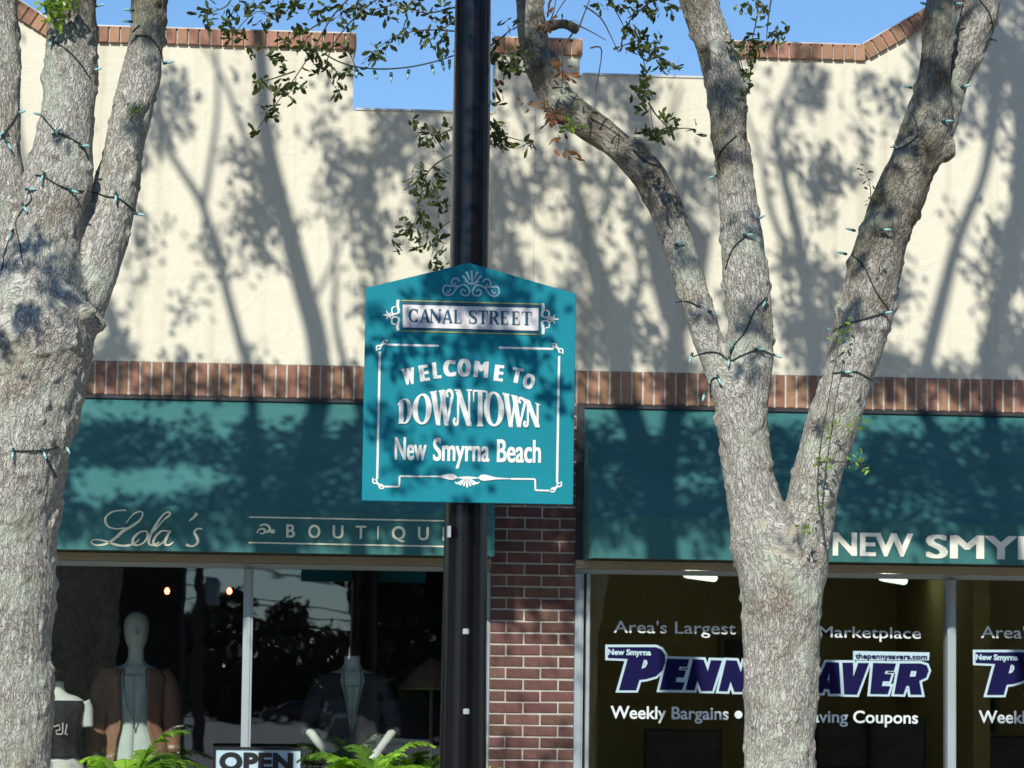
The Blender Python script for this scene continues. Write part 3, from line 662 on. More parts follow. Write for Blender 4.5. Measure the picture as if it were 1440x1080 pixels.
# hand built serif letterforms, unit box 0..1
def arcp(cx, cy, rx, ry, a0, a1, tw, tn, n=14):
    out = []
    for i in range(n+1):
        a = R(a0+(a1-a0)*i/n); w_ = tn+(tw-tn)*abs(math.cos(a))**1.5
        out.append((cx+rx*math.cos(a), cy+ry*math.sin(a), w_))
    return out
def line(x0, y0, x1, y1, w0, w1=None): 
    w1 = w0 if w1 is None else w1; n = 6
    return [(x0+(x1-x0)*i/n, y0+(y1-y0)*i/n, w0+(w1-w0)*i/n) for i in range(n+1)]
TK, TN_ = 0.24, 0.09
GL = {
 'C': [arcp(.52,.5,.40,.46,48,312,TK,TN_), line(.84,.66,.84,.99,.09), line(.82,.02,.82,.30,.07)],
 'A': [line(.14,.03,.48,.97,TN_), line(.84,.03,.52,.97,TK), line(.28,.33,.7,.33,.08), line(0,.03,.30,.03,.07), line(.66,.03,1,.03,.07)],
 'N': [line(.14,.03,.14,.97,TN_), line(.86,.0,.86,.97,TN_), line(.16,.95,.84,.04,TK), line(0,.97,.26,.97,.07), line(.72,.97,1,.97,.07), line(0,.03,.30,.03,.07)],
 'L': [line(.28,.03,.28,.97,TK), line(.05,.97,.5,.97,.07), line(.05,.03,.95,.03,.08), line(.93,.03,.93,.32,.09,.04)],
 'S': [[(.82,.72,.05),(.80,.88,.09),(.5,.96,.09),(.22,.86,.17),(.2,.68,.21),(.5,.52,.24),(.8,.34,.22),(.78,.12,.17),(.5,.04,.09),(.2,.1,.09),(.16,.3,.05)], line(.85,.66,.85,.98,.05), line(.13,.02,.13,.34,.05)],
 'T': [line(.5,.03,.5,.97,TK), line(.04,.96,.96,.96,.09), line(.05,.97,.05,.66,.10,.04), line(.95,.97,.95,.66,.10,.04), line(.28,.03,.72,.03,.07)],
 'R': [line(.24,.03,.24,.97,TK), line(.04,.97,.4,.97,.07), line(.04,.03,.44,.03,.07), arcp(.45,.73,.32,.235,-90,90,TK,TN_,10), line(.24,.965,.5,.965,.07), line(.24,.49,.5,.49,.07), line(.5,.48,.86,.03,TK*.9), line(.78,.03,1,.03,.07)],
 'E': [line(.26,.03,.26,.97,TK), line(.04,.965,.88,.965,.08), line(.04,.035,.92,.035,.08), line(.3,.5,.68,.5,.08), line(.87,.97,.87,.7,.09,.04), line(.91,.03,.91,.32,.09,.04), line(.68,.38,.68,.62,.06)],
 'D': [line(.22,.04,.22,.92,TK), line(-.02,.8,.2,.96,.09,.13), line(.0,.04,.5,.04,.08), line(.16,.96,.5,.96,.08), arcp(.45,.5,.40,.455,-90,90,TK,.08)],
 'O': [arcp(.5,.5,.38,.455,0,360,TK*1.05,.09,24)],
 'W': [line(.12,.97,.32,.03,TK*.85,TK*.7), line(.50,.9,.34,.03,.08), line(.47,.97,.66,.03,TK*.85,TK*.7), line(.68,.03,.88,.78,.08,.10), line(-.02,.97,.26,.97,.07), line(.34,.97,.6,.97,.07), [(.88,.72,.09),(.90,.86,.10),(.82,.96,.12),(.68,.95,.10),(.66,.84,.10),(.74,.82,.12)], line(.26,.03,.4,.03,.08), line(.6,.03,.74,.03,.08)],
 'n': [line(.22,.2,.22,.97,.10), line(.84,.03,.84,.97,.10), line(.22,.95,.84,.04,TK), line(.02,.97,.32,.97,.07), line(.7,.97,1,.97,.07), [(.22,.25,.10),(.18,.08,.12),(.05,.04,.12),(-.02,.14,.12),(.06,.22,.12)], line(.74,.03,.97,.03,.07)],
}
def glyph(mb, ch, mapf, Y):
    for st_ in GL[ch]:
        k = ribbon.__defaults__[0]
        vs_ = []
        sc = mapf(None)
        pts = st_ if len(st_) not in (11, 6, 5) else [tuple(p) for p in spline(st_, 4)]
        for i, p in enumerate(pts):
            a = pts[max(i-1, 0)]; b = pts[min(i+1, len(pts)-1)]; dx, dy = (b[0]-a[0])*sc[0], (b[1]-a[1])*sc[1]; L = math.hypot(dx, dy) or 1
            wv = p[2]*sc[2]/2*(1.22 if Y > SY-0.004 else 1.05); nx, ny = -dy/L*wv/sc[0], dx/L*wv/sc[1]
            vs_ += [(p[0]+nx, p[1]+ny), (p[0]-nx, p[1]-ny)]
        k[0] = (k[0]+1) % 12; yy = Y-0.0003*k[0]
        mb.add([at(*mapf(q), yy) for q in vs_], [(2*i, 2*i+1, 2*i+3, 2*i+2) for i in range(len(pts)-1)])
def lin(x0, x1, yb, yt, sl=0.026):
    def f(q):
        if q is None: return (x1-x0, yb-yt, (x1-x0+yb-yt)/2*0.85)
        return (x0+(x1-x0)*q[0], yb-(yb-yt)*q[1]+(x1-x0)*q[0]*sl)
    return f
mb = MB()
for ch, a, b in (('C',308,380),('A',385,455),('N',452,532),('A',535,608),('L',612,668),('S',712,776),('T',778,845),('R',850,922),('E',928,985),('E',1004,1062),('T',1072,1142)):
    x0 = 510+a/4.8; x1 = 510+b/4.8; yb = 360+(446+(a-308)*0.026)/4.8; yt = 360+(354+(a-308)*0.026)/4.8
    mb = MB(); glyph(mb, ch, lin(x0, x1, yb, yt), SY-0.006); PT(sg, mb.build('letter', M['navy']))
# DOWNTOWN, arched top
mb = MB()
def arch(x):   # picture y of letter top/bottom at x (zoom units)
    u = (x-715)/485
    return 78+22*(0.3+u*0.9)*0.6+92*abs(u)**2.2 - 0, 318+ (x-240)*0.026 + 4*math.sin((1-abs(u))*1.5)
for ch, a, b in (('D',240,332),('O',338,462),('W',458,622),('n',618,738),('T',744,842),('O',822,952),('W',948,1112),('n',1092,1198)):
    def f(q, a=a, b=b):
        if q is None: return ((b-a)/4.8, 45, ((b-a)/4.8*0.5+45*0.28))
        x = a+(b-a)*q[0]; t_, b_ = arch(x)
        return (510+x/4.8, 530+(b_+(t_-b_)*q[1])/4.8)
    mb = MB(); glyph(mb, ch, f, SY-0.002); PT(sg, mb.build('letter', M['white']))
# WELCOME TO on an arc, casual bold letters
mb = MB()
for ch, cx_, cy_, rot, h, wd in (('W',312,812,-9,100,78),('E',415,790,-8,98,60),('L',500,772,-5,98,52),('C',587,758,-3,100,78),('O',685,754,0,108,82),('M',800,765,4,98,88),('E',920,790,7,98,58),('T',1042,806,12,92,68),('O',1122,846,14,92,70)):
    mb = MB(); v, f = boldmesh(ch, 0.0, .034 if ch == 'M' else .05, 5); v = v.copy(); v -= (v.max(0)+v.min(0))/2; e = v.max(0)-v.min(0); v[:, 0] *= wd*1.10/e[0]; v[:, 1] *= h*1.12/e[1]
    a = R(rot); c, s_ = math.cos(a), math.sin(a)
    vs_ = [at(510+(cx_+x*c+y*s_)/4.8, 360+(cy_+x*s_-y*c)/4.8, SY-0.001-z*.9) for x, y, z in v]; mb.add(vs_, f); PT(sg, mb.build('letter', M['white']))
# New Smyrna Beach
for s_, x0, x1, yc in (('New', 215, 430, 408), ('Smyrna', 474, 856, 415), ('Beach', 905, 1203, 424)):
    o = place_text(s_, 'town_lettering', M['white'], None, 510+x0/4.8, 510+x1/4.8, 530+yc/4.8, 530+(yc+148)/4.8, SY-0.001, 0.002, bold=.026); PT(sg, o)
# border frame
mb = MB()
def rl(mapz, L, w_=1.7): 
    for a, b in zip(L[:-1], L[1:]): ribbon(mb, mapz([a, b]), w_*1.35, SY, smooth=False)
rl(E0, [(160,598),(515,606)], 2.2); rl(E0, [(920,618),(1290,627)], 2.2)
ribbon(mb, [(510+116/4.8, 360+645/4.8), (510+98/4.8, 530+690/4.8)], 3.2, SY, smooth=False)
ribbon(mb, [(510+1326/4.8, 360+675/4.8), (510+1312/4.8, 530+715/4.8)], 3.2, SY, smooth=False)
rl(E1, [(135,740),(246,741),(250,670),(400,672)], 1.8); rl(E1, [(1000,688),(1164,690),(1166,765),(1262,768)], 1.8)
ribbon(mb, E1([(400,672),(520,672),(600,675),(640,680)]), [1.2, 3, 9, 1.5], SY); ribbon(mb, E1([(780,682),(815,680),(900,685),(1000,688)]), [1.5, 9, 3.2, 1.2], SY)
ribbon(mb, E1([(640,680),(705,681),(780,682)]), [1.2, 4, 1.2], SY)
for i in range(7):
    u = (i-3)/3; ribbon(mb, E1([(705+u*25, 690), (705+u*62, 718+(1-abs(u))*16), (705+u*84, 708+(1-abs(u))*40)]), [1, 3.0, 1.0], SY)
for mapz, cxx, cyy, fx, fy in ((E0,135,600,1,1), (E0,1310,622,-1,1), (E1,110,722,1,-1), (E1,1300,745,-1,-1)):
    for L, wd in (([(-40,40),(-40,10),(-20,5),(-15,25),(-30,28)], 2), ([(35,-28),(10,-30),(0,-10),(20,-5),(28,-20)], 2), ([(-20,12),(0,-5),(20,-12)], 3.4)):
        ribbon(mb, mapz([(cxx+fx*x, cyy+fy*y) for x, y in L]), wd, SY)
PT(sg, mb.build('border_scroll', M['white']))
# ------------------------------------------------------------------ trees
def tube_ring_noise(mb, pts, rad, n=20, seed=0, amp=0.06):
    b = len(mb.v); mb.tube(pts, rad, n)
    i = 0
    for j, p in enumerate(pts):
        for k in range(n):
            v = Vector(mb.v[b+i]); d = v-Vector(p); q = v*3.0+Vector((seed*3.1, 0, 0))
            mb.v[b+i] = tuple(Vector(p)+d*(1+amp*noise.noise(q)*2)); i += 1
def fuse(mb, voxel, smooth_it=3):
    me = mb.mesh('tmp', M['bark']); o = link('tmp', me)
    m = o.modifiers.new('r', 'REMESH'); m.mode = 'VOXEL'; m.voxel_size = voxel
    s_ = o.modifiers.new('s', 'SMOOTH'); s_.factor = 0.5; s_.iterations = smooth_it
    out = ev_mesh(o, 'trunk'); kill(o); return out
def limb_world(L, Y):
    """L: (picture x, picture y, width, depth offset) samples of a limb standing near depth Y"""
    out = []
    for px, py, wd, dy in spline(L, 5):
        y = Y+dy; p = at(px, py, y); out.append((p, wd/2/F*y))
    return out
SCARS = [(1103, 768, 15, 19), (1116, 745, 16, 7), (1128, 782, 12, 10), (108, 440, 16, 9), (1030, 745, 8, 6), (1072, 735, 9, 7)]
def barkify(me, limbs, shade_f, amp=0.0045):
    n = len(me.vertices); co = np.empty(n*3); me.vertices.foreach_get('co', co); co = co.reshape(-1, 3)
    A, B = [], []
    for l in limbs:
        for i in range(len(l)-1): A.append(tuple(l[i][0])); B.append(tuple(l[i+1][0]))
    A = np.array(A); B = np.array(B); D = B-A; L2 = (D**2).sum(1)+1e-9
    acc = np.zeros((n, 3)); ws = np.zeros(n); best = np.full(n, 1e9)
    dirs = D/np.sqrt(L2)[:, None]; dirs *= np.sign(dirs[:, 2]+1e-6)[:, None]
    for a, d, l2, di in zip(A, D, L2, dirs):
        t = np.clip(((co-a)@d)/l2, 0, 1); dist = np.linalg.norm(co-(a+t[:, None]*d), axis=1)
        wgt = np.exp(-dist*22); acc += wgt[:, None]*di; ws += wgt
    dv = acc/ws[:, None]; dv /= np.linalg.norm(dv, axis=1)[:, None]
    # shear horizontally so that the fissures run along the limb
    s = co.copy(); cen = co.mean(0)
    tx = np.clip(dv[:, 0]/np.maximum(dv[:, 2], .3), -1.4, 1.4)
    # smoothed height integration: subtract limb axis position at that height
    axis = np.zeros((n, 3)); ws2 = np.zeros(n)
    for a, d, l2 in zip(A, D, L2):
        t = np.clip(((co-a)@d)/l2, 0, 1); q = a+t[:, None]*d; dist = np.linalg.norm(co-q, axis=1)
        wgt = np.exp(-dist*60); axis += wgt[:, None]*q; ws2 += wgt
    axis /= ws2[:, None]; s[:, 0] = co[:, 0]-axis[:, 0]; s[:, 1] = co[:, 1]-axis[:, 1]
    at_ = me.attributes.new('bark_co', 'FLOAT_VECTOR', 'POINT'); at_.data.foreach_set('vector', s.ravel())
    nrm = np.empty(n*3); me.vertices.foreach_get('normal', nrm); nrm = nrm.reshape(-1, 3)
    disp = np.empty(n); alg = np.empty(n)
    for i in range(n):
        q = s[i]; v = Vector((q[0]*38, q[1]*38, q[2]*11)); k = noise.noise(v+Vector((0, 0, 2*noise.noise(v*0.4))))
        big = noise.noise(Vector(co[i])*7); mid = noise.noise(Vector((q[0]*14, q[1]*14, q[2]*9)))
        disp[i] = (abs(k)*-1.6+0.5)*amp + big*0.006 + mid*0.006 - 0.002 + max(0, noise.noise(Vector(co[i])*19)-.25)*.03
        alg[i] = shade_f(co[i])
    co += nrm*disp[:, None]; me.vertices.foreach_set('co', co.ravel())
    scv = np.zeros(n)
    for i in range(n):
        if co[i][1] > cen[1]+.1: continue
        px, py = proj(co[i])
        for sx_, sy_, rx_, ry_ in SCARS:
            r_ = math.hypot((px-sx_)/rx_, (py-sy_)/ry_)
            if r_ < 1.6: scv[i] = max(scv[i], min(1, max(0, (1.15-r_+.8*noise.noise(Vector(co[i])*28))*3)))
    a3 = me.attributes.new('scar', 'FLOAT', 'POINT'); a3.data.foreach_set('value', scv)
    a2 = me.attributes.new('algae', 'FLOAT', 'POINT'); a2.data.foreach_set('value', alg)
    me.polygons.foreach_set('use_smooth', [True]*len(me.polygons)); me.update()
YL, YR = 15.0, 15.5
cast_dx = lambda p, Yc: p+TOSUN*((WY-Yc)/-TOSUN.y)
def cast(px, py, Yc): return cast_dx(at(px, py, WY), Yc)
# leaves
def leaf(mb, p, d, L, W_, tint):
    d = d.normalized(); s_ = d.cross(Vector((random.gauss(0, 1), random.gauss(0, 1), random.gauss(0, 1)))).normalized(); nn = d.cross(s_)
    b = p; m1 = p+d*L*0.55; e = p+d*L+nn*L*0.08
    mb.add([b, m1+s_*W_*0.5+nn*L*.05, e, m1-s_*W_*0.5+nn*L*.05, p+d*L*0.25+s_*W_*0.26, p+d*L*0.25-s_*W_*0.26, p+d*L*.85+s_*W_*.36, p+d*L*.85-s_*W_*.36],
           [(0, 4, 5), (4, 1, 3, 5), (1, 6, 7, 3), (6, 2, 7)], tint)
def leaf4(mb, p, d, L, W_, tint):
    d = d.normalized(); s_ = d.cross(Vector((random.gauss(0, 1), random.gauss(0, 1), random.gauss(0, 1)))).normalized()
    mb.add([p, p+d*L*.5+s_*W_*.5, p+d*L, p+d*L*.5-s_*W_*.5], [(0, 1, 2, 3)], tint)
def rv(): return Vector((random.gauss(0, 1), random.gauss(0, 1), random.gauss(0, 1)))
def rosette(mb, p, n, L, spread=0.02):
    ax = (rv()+Vector((0, 0, -0.5))).normalized()
    for i in range(n):
        leaf(mb, p+rv()*spread, ax*0.5+rv()*0.7, L*random.uniform(.7, 1.2), L*random.uniform(.32, .45), random.random())
M['limb'] = simple('limb_bark', (0.40, 0.375, 0.31), 0.9, var=0.35, scale=14, bump=0.006, bscale=45, spec=0.15)
def build_tree(label, limbs_px, Y, upper, knots, shade_f, name='oak_tree', stub=None, base=None):
    t = thing(name, label, 'tree', (base[0], base[1], 0.13), 'oak trees along the pavement')
    limbs = [limb_world(L, Y) for L in limbs_px]
    mb = MB()
    for i, l in enumerate(limbs): tube_ring_noise(mb, [p for p, r in l], [r for p, r in l], 24, i)
    for (px, py, dy, r, sx, sz) in knots:
        p = at(px, py, Y+dy); k = MB(); n_ = 12
        k.lathe((p.x, p.y, p.z), [(r*math.sin(math.pi*j/8)+1e-4, -r*sz*math.cos(math.pi*j/8)) for j in range(9)], n_, sx, 1); mb.add(k.v, k.f)
    me = fuse(mb, 0.009); barkify(me, limbs, shade_f); me.materials.clear(); me.materials.append(M['bark'])
    tr = link('trunk', me); PT(t, tr)
    bvh = BVHTree.FromPolygons([v.co[:] for v in me.vertices], [tuple(p.vertices) for p in me.polygons])
    for u in upper:
        mb = MB(); pts = spline([tuple(p)+(r,) for p, r in u], 5); mb.tube([Vector(q[:3]) for q in pts], [q[3] for q in pts], 10)
        b = mb.build('branch', M['limb'], smooth=True); PT(t, b)
    return t, bvh
def low(px, py, Y, z):  # continue straight down to the ground
    p = at(px, py, Y); q = proj((p.x, Y, z)); return q
# left tree
def dn(px, Y, z, x_shift=0): 
    p = at(px, 1080, Y); return proj((p.x+x_shift, Y, z))
g1 = dn(-8, YL, 0.7); g0 = dn(-8, YL, 0.1)
left_limbs = [
 [(g0[0], g0[1], 250, 0), (g1[0], g1[1], 190, 0), (-10, 1080, 162, 0), (-5, 950, 158, 0), (-2, 800, 160, 0), (2, 700, 168, 0), (14, 600, 176, 0), (34, 520, 176, 0), (52, 450, 170, 0), (58, 400, 140, 0), (66, 330, 102, 0), (82, 250, 92, -.02), (96, 170, 82, -.02), (101, 80, 72, 0), (101, 0, 66, 0), (98, -120, 60, 0)],
 [(14, 600, 150, 0), (78, 470, 110, .02), (115, 410, 84, .05), (137, 350, 76, .08), (161, 270, 64, .1), (178, 190, 56, .12), (198, 100, 54, .14), (209, 30, 52, .15), (214, -100, 48, .15)],
 [(10, 600, 150, 0), (2, 480, 110, .02), (-4, 380, 88, .03), (-2, 300, 76, .04), (1, 200, 62, .05), (0, 100, 56, .05), (-3, 0, 54, .06), (-8, -110, 50, .06)]]
A5 = at(-8, -110, YL+.06); B5 = at(98, -120, YL); C5 = at(214, -100, YL+.15)
def sh(px, py, r, Yc=15.4): return (cast(px, py, Yc), r)
upL = [
 [(A5, .078), ((A5+cast(452, 560, 15.4))/2, .075), sh(450, 520, .068), sh(425, 400, .064), sh(398, 300, .058), sh(375, 200, .052), sh(368, 100, .046), sh(360, 0, .04), sh(340, -150, .02)],
 [(A5, .07), sh(352, 545, .034), sh(340, 490, .03), sh(312, 385, .027), sh(286, 292, .026), sh(255, 240, .022), sh(226, 190, .02), sh(218, 120, .015), sh(190, 20, .008)],
 [sh(286, 292, .02), sh(296, 230, .018), sh(306, 150, .015), sh(302, 60, .012), sh(280, -60, .006)],
 [sh(372, 250, .022), sh(345, 195, .018), sh(322, 130, .015), sh(296, 80, .01), sh(250, 20, .006)],
 [(B5, .07), (Vector((-.55, 15.2, 6.2)), .045), sh(476, 480, .022), sh(472, 380, .014), sh(462, 280, .008)],
 [sh(432, 440, .016), sh(480, 340, .01), sh(470, 280, .006)],
 [(C5, .07), (Vector((-.1, 15.4, 6.0)), .055), (Vector((.25, 15.7, 6.9)), .04), sh(690, 380, .03, 15.7), sh(640, 250, .02, 15.7), sh(600, 120, .01, 15.7)],
 [sh(100, 560, .05), sh(160, 470, .04), sh(120, 380, .03), sh(40, 250, .02), sh(20, 100, .01)],
]
def shadeL(c):  # painted shade, growing towards the limb tops
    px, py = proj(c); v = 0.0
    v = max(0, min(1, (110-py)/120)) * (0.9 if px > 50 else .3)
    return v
knL = [(112, 440, -.12, .06, 1.3, .9), (130, 455, -.03, .05, 1.3, .8), (112, 255, -.06, .06, 1, 1.1), (78, 235, -.09, .05, 1.2, 1.2), (190, 150, .06, .055, .8, 1.3)]
treeL, bvhL = build_tree('large grey barked oak with three limbs at the left edge in front of the boutique', left_limbs, YL, upL, knL, shadeL, base=(at(-8, 1080, YL).x, YL))
g1 = dn(1093, YR, 0.7); g0 = dn(1093, YR, 0.1)
right_limbs = [
 [(g0[0], g0[1], 190, 0), (g1[0], g1[1], 130, 0), (1094, 1080, 104, 0), (1097, 980, 106, 0), (1100, 880, 112, 0), (1096, 810, 118, 0), (1078, 760, 106, 0), (1062, 710, 78, 0), (1050, 640, 70, 0), (1044, 560, 78, 0), (1048, 510, 78, 0), (1056, 460, 62, 0), (1050, 400, 62, 0), (1040, 300, 58, 0), (1027, 200, 52, .02), (1019, 120, 56, .03), (1003, 60, 54, .04), (983, 0, 56, .05), (960, -110, 54, .06)],
 [(1036, 575, 60, 0), (1008, 510, 44, .0), (990, 460, 42, .02), (972, 400, 43, .05), (954, 345, 44, .08), (933, 285, 47, .1), (905, 240, 50, .12), (868, 205, 44, .14), (823, 170, 47, .16), (785, 140, 50, .18), (762, 95, 46, .2), (748, 40, 42, .22), (744, 0, 42, .24), (735, -110, 40, .26)],
 [(1100, 860, 90, 0), (1118, 790, 96, 0), (1136, 730, 78, 0), (1150, 660, 76, -.02), (1170, 600, 76, -.04), (1190, 540, 74, -.06), (1208, 470, 80, -.08), (1226, 390, 78, -.1), (1246, 320, 74, -.12), (1276, 250, 72, -.14), (1308, 180, 62, -.15), (1312, 120, 48, -.16), (1318, 60, 46, -.17), (1324, 0, 46, -.18), (1335, -110, 44, -.2)],
 [(1290, 225, 56, -.12), (1322, 185, 46, -.10), (1338, 130, 42, -.08), (1356, 80, 48, -.06), (1374, 30, 52, -.05), (1382, -10, 52, -.04), (1400, -110, 46, -.02)],
 [(1246, 320, 40, -.13), (1258, 240, 26, -.14), (1276, 180, 22, -.12), (1296, 120, 14, -.12)]]
L1 = at(735, -110, YR+.26); L2 = at(960, -110, YR+.06); R1 = at(1335, -110, YR-.2); R2 = at(1400, -110, YR)
upR = [
 [(L1, .062), (Vector((1.15, 15.7, 6.2)), .075), sh(878, 560, .085), sh(868, 480, .08), sh(845, 400, .07), sh(822, 320, .05), sh(800, 220, .035), sh(790, 120, .02)],
 [sh(855, 430, .03), sh(810, 340, .022), sh(765, 330, .018), sh(738, 290, .014), sh(718, 240, .010), sh(705, 150, .006)],
 [sh(760, 328, .012), sh(792, 322, .010), sh(808, 290, .009), sh(790, 250, .007), sh(750, 255, .005)],
 [sh(870, 480, .03), sh(900, 400, .024), sh(890, 300, .02), sh(930, 200, .014), sh(960, 120, .008)],
 [(L2, .075), (Vector((2.3, 15.5, 6.3)), .06), sh(1150, 540, .055), sh(1135, 430, .045), sh(1122, 330, .038), sh(1100, 240, .028), sh(1090, 170, .022), sh(1120, 90, .014), sh(1110, 40, .01)],
 [sh(1130, 400, .024), sh(1085, 300, .02), sh(1070, 220, .014), sh(1040, 140, .008)],
 [sh(1095, 200, .018), sh(1118, 150, .014), sh(1122, 80, .012)],
 [(R1, .06), sh(1390, 560, .06), sh(1400, 460, .06), sh(1425, 350, .06), sh(1440, 200, .07), sh(1425, 60, .07)],
 [sh(1290, 560, .045), sh(1325, 420, .04), sh(1350, 330, .034), sh(1385, 240, .03), sh(1400, 120, .05), sh(1390, 10, .05)],
 [(R1, .05), sh(1290, 560, .045)],
 [(R2, .055), (Vector((3.95, 15.3, 6.5)), .05), (Vector((4.6, 15.2, 7.8)), .03)],
]
def shadeR(c):  # painted shade on the upper right, left and middle limbs
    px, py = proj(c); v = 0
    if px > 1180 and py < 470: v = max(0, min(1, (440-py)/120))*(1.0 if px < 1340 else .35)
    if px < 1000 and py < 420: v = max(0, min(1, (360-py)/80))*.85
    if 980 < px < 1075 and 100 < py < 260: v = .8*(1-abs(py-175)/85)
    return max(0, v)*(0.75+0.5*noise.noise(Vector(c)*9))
knR = [(1112, 775, -.115, .05, 1.2, .9), (1086, 768, -.125, .035, 1, 1.2), (1135, 792, -.10, .035, 1, 1.2), (1243, 318, -.19, .07, 1.1, 1.1), (1328, 205, -.15, .06, .9, 1.3), (893, 210, .10, .07, 1.1, .9), (797, 150, .14, .07, 1.2, .9), (1050, 520, -.04, .08, 1.1, .8), (1112, 730, -.04, .04, 1.3, .9), (1040,120,.02,.05,.9,1.2)]
treeR, bvhR = build_tree('forked oak with pale bark and shaded upper limbs in front of the newspaper office window', right_limbs, YR, upR, knR, shadeR, base=(at(1094, 1080, YR).x, YR))
# crotch scar: exposed wood
def hit(bvh, px, py, Y, off=0.0):
    d = (MC @ Vector(((px-720)/F, -(py-540)/F, -1))).normalized(); h = bvh.ray_cast(P0, d)
    if h[0] is None: return at(px, py, Y)
    return h[0]-d*off
# L1 stub branch and small stubs
mb = MB(); pts = [at(752, 42, YR+.2), at(775, 36, YR+.15), at(795, 34, YR+.1), at(812, 44, YR+.08)]; mb.tube(spline([tuple(p) for p in pts], 4), [.026]*6+[.022]*6+[.016], 10)
PT(treeR, mb.build('branch', M['twig'], smooth=True))
# --- crowns that shade the facade
rows = [
 (25,  "1112211111113434511233667"),
 (75,  "1112221113355558411223566"),
 (125, "1223221124556685222334575"),
 (175, "1222222135665653223233474"),
 (225, "1223122137655434333332364"),
 (275, "1212122236543343322321355"),
 (325, "2212232224343433433342456"),
 (375, "2323232223345455443452556"),
 (425, "2333223323346555454565564"),
 (475, "3454223223345666656666665"),
 (525, "4565434345555665766777766"),
 (575, "8866766554667665667757666"),
 (625, "9998988778888888888778778"),
 (665, "8722357876678888788877856"),
 (700, "8213245866757998578886435"),
 (735, "8423589988998998789986657"),
 (775, "8878999999999999999999888"),
 (900, "9999999999999999999999999")]
Yr = [r[0] for r in rows]; G = np.array([[int(c) for c in r[1]] for r in rows])/9.0
G[4:11, 22:] *= 0.72; G[8:10, 14:22] *= 0.85; G[11:16] = np.minimum(1, G[11:16]*1.0+0.07)
def dens(px, py):
    x = min(max(px/60, 0), 23.999); i = int(x); fx = x-i
    j = 0
    while j < len(Yr)-2 and py > Yr[j+1]: j += 1
    fy = min(max((py-Yr[j])/(Yr[j+1]-Yr[j]), 0), 1)
    return (G[j, i]*(1-fx)+G[j, i+1]*fx)*(1-fy)+(G[j+1, i]*(1-fx)+G[j+1, i+1]*fx)*fy
crown = {0: MB(), 1: MB()}
def in_frame(p, mx=45, my=45):
    a, b = proj(p); return b > -my   # the crowns start above the picture, all along the street
FP = [at(px_, 1040, 18.2) for px_ in (188, 515, 600)]+[at(95, 1010, 20.6)]
def FERN(p):   # gaps in the canopy that let the sun reach the potted ferns
    for f_ in FP:
        d_ = p-f_; 
        if (d_-TOSUN*d_.dot(TOSUN)).length < 0.42: return True
    return False
def throw(px, py, Yw, Y0, Y1, L, nl):
    base = at(px, py, Yw)
    for _ in range(6):
        Yc = random.uniform(Y0, Y1); p = base+TOSUN*((Yw-Yc)/-TOSUN.y)
        if not in_frame(p): break
    else: return
    if FERN(p): return
    mbx = crown[0 if p.x < 0.6 else 1]
    for k in range(nl):
        leaf4(mbx, p+rv()*0.04, rv(), L*random.uniform(.7, 1.2), L*.5, random.random())
def sstep(a, b, x):
    t = min(1, max(0, (x-a)/(b-a))); return t*t*(3-2*t)
for _ in range(26000):
    px = random.uniform(-60, 1500); py = random.uniform(-60, 800)
    Yw = WY if py < 560 else 19.7
    d = dens(px, py); p = at(px, py, Yw)
    nz = noise.noise(Vector((p.x*4.0+noise.noise(p*4)*.4, 7.7, p.z*2.2)))*0.85+noise.noise(Vector((p.x*10, 3.3, p.z*5.5)))*0.85
    if random.random() < sstep(.36, .64, d*0.90+.01+nz*.66): throw(px, py, Yw, 15.6, 17.3, 0.07, 4)
for _ in range(15000):   # dense low crown that keeps the shop fronts in shade
    px = random.uniform(-200, 1650); z = random.uniform(-1.6, 1.98)
    p0 = at(px, 900, WY); base = Vector((p0.x, WY, z))
    if noise.noise(base*2.3) > 0.42: continue
    Yc = random.uniform(15.7, 17.4); p = base+TOSUN*((WY-Yc)/-TOSUN.y)
    if in_frame(p, 90, 60) or p.z < 3.2: continue
    if FERN(p): continue
    mbx = crown[0 if p.x < 0.6 else 1]
    for k in range(2): leaf4(mbx, p+rv()*0.06, rv(), 0.14, 0.09, random.random())
for _ in range(2600):
    base = Vector((random.uniform(1.55, 2.25), WY, random.uniform(1.0, 2.75)))
    if noise.noise(base*4.5) > 0.30: continue
    p = base+TOSUN*((WY-random.uniform(15.7, 17.6))/-TOSUN.y)
    if in_frame(p) or FERN(p): continue
    for k in range(2): leaf4(crown[0 if p.x < 0.6 else 1], p+rv()*0.04, rv(), 0.08, 0.045, random.random())
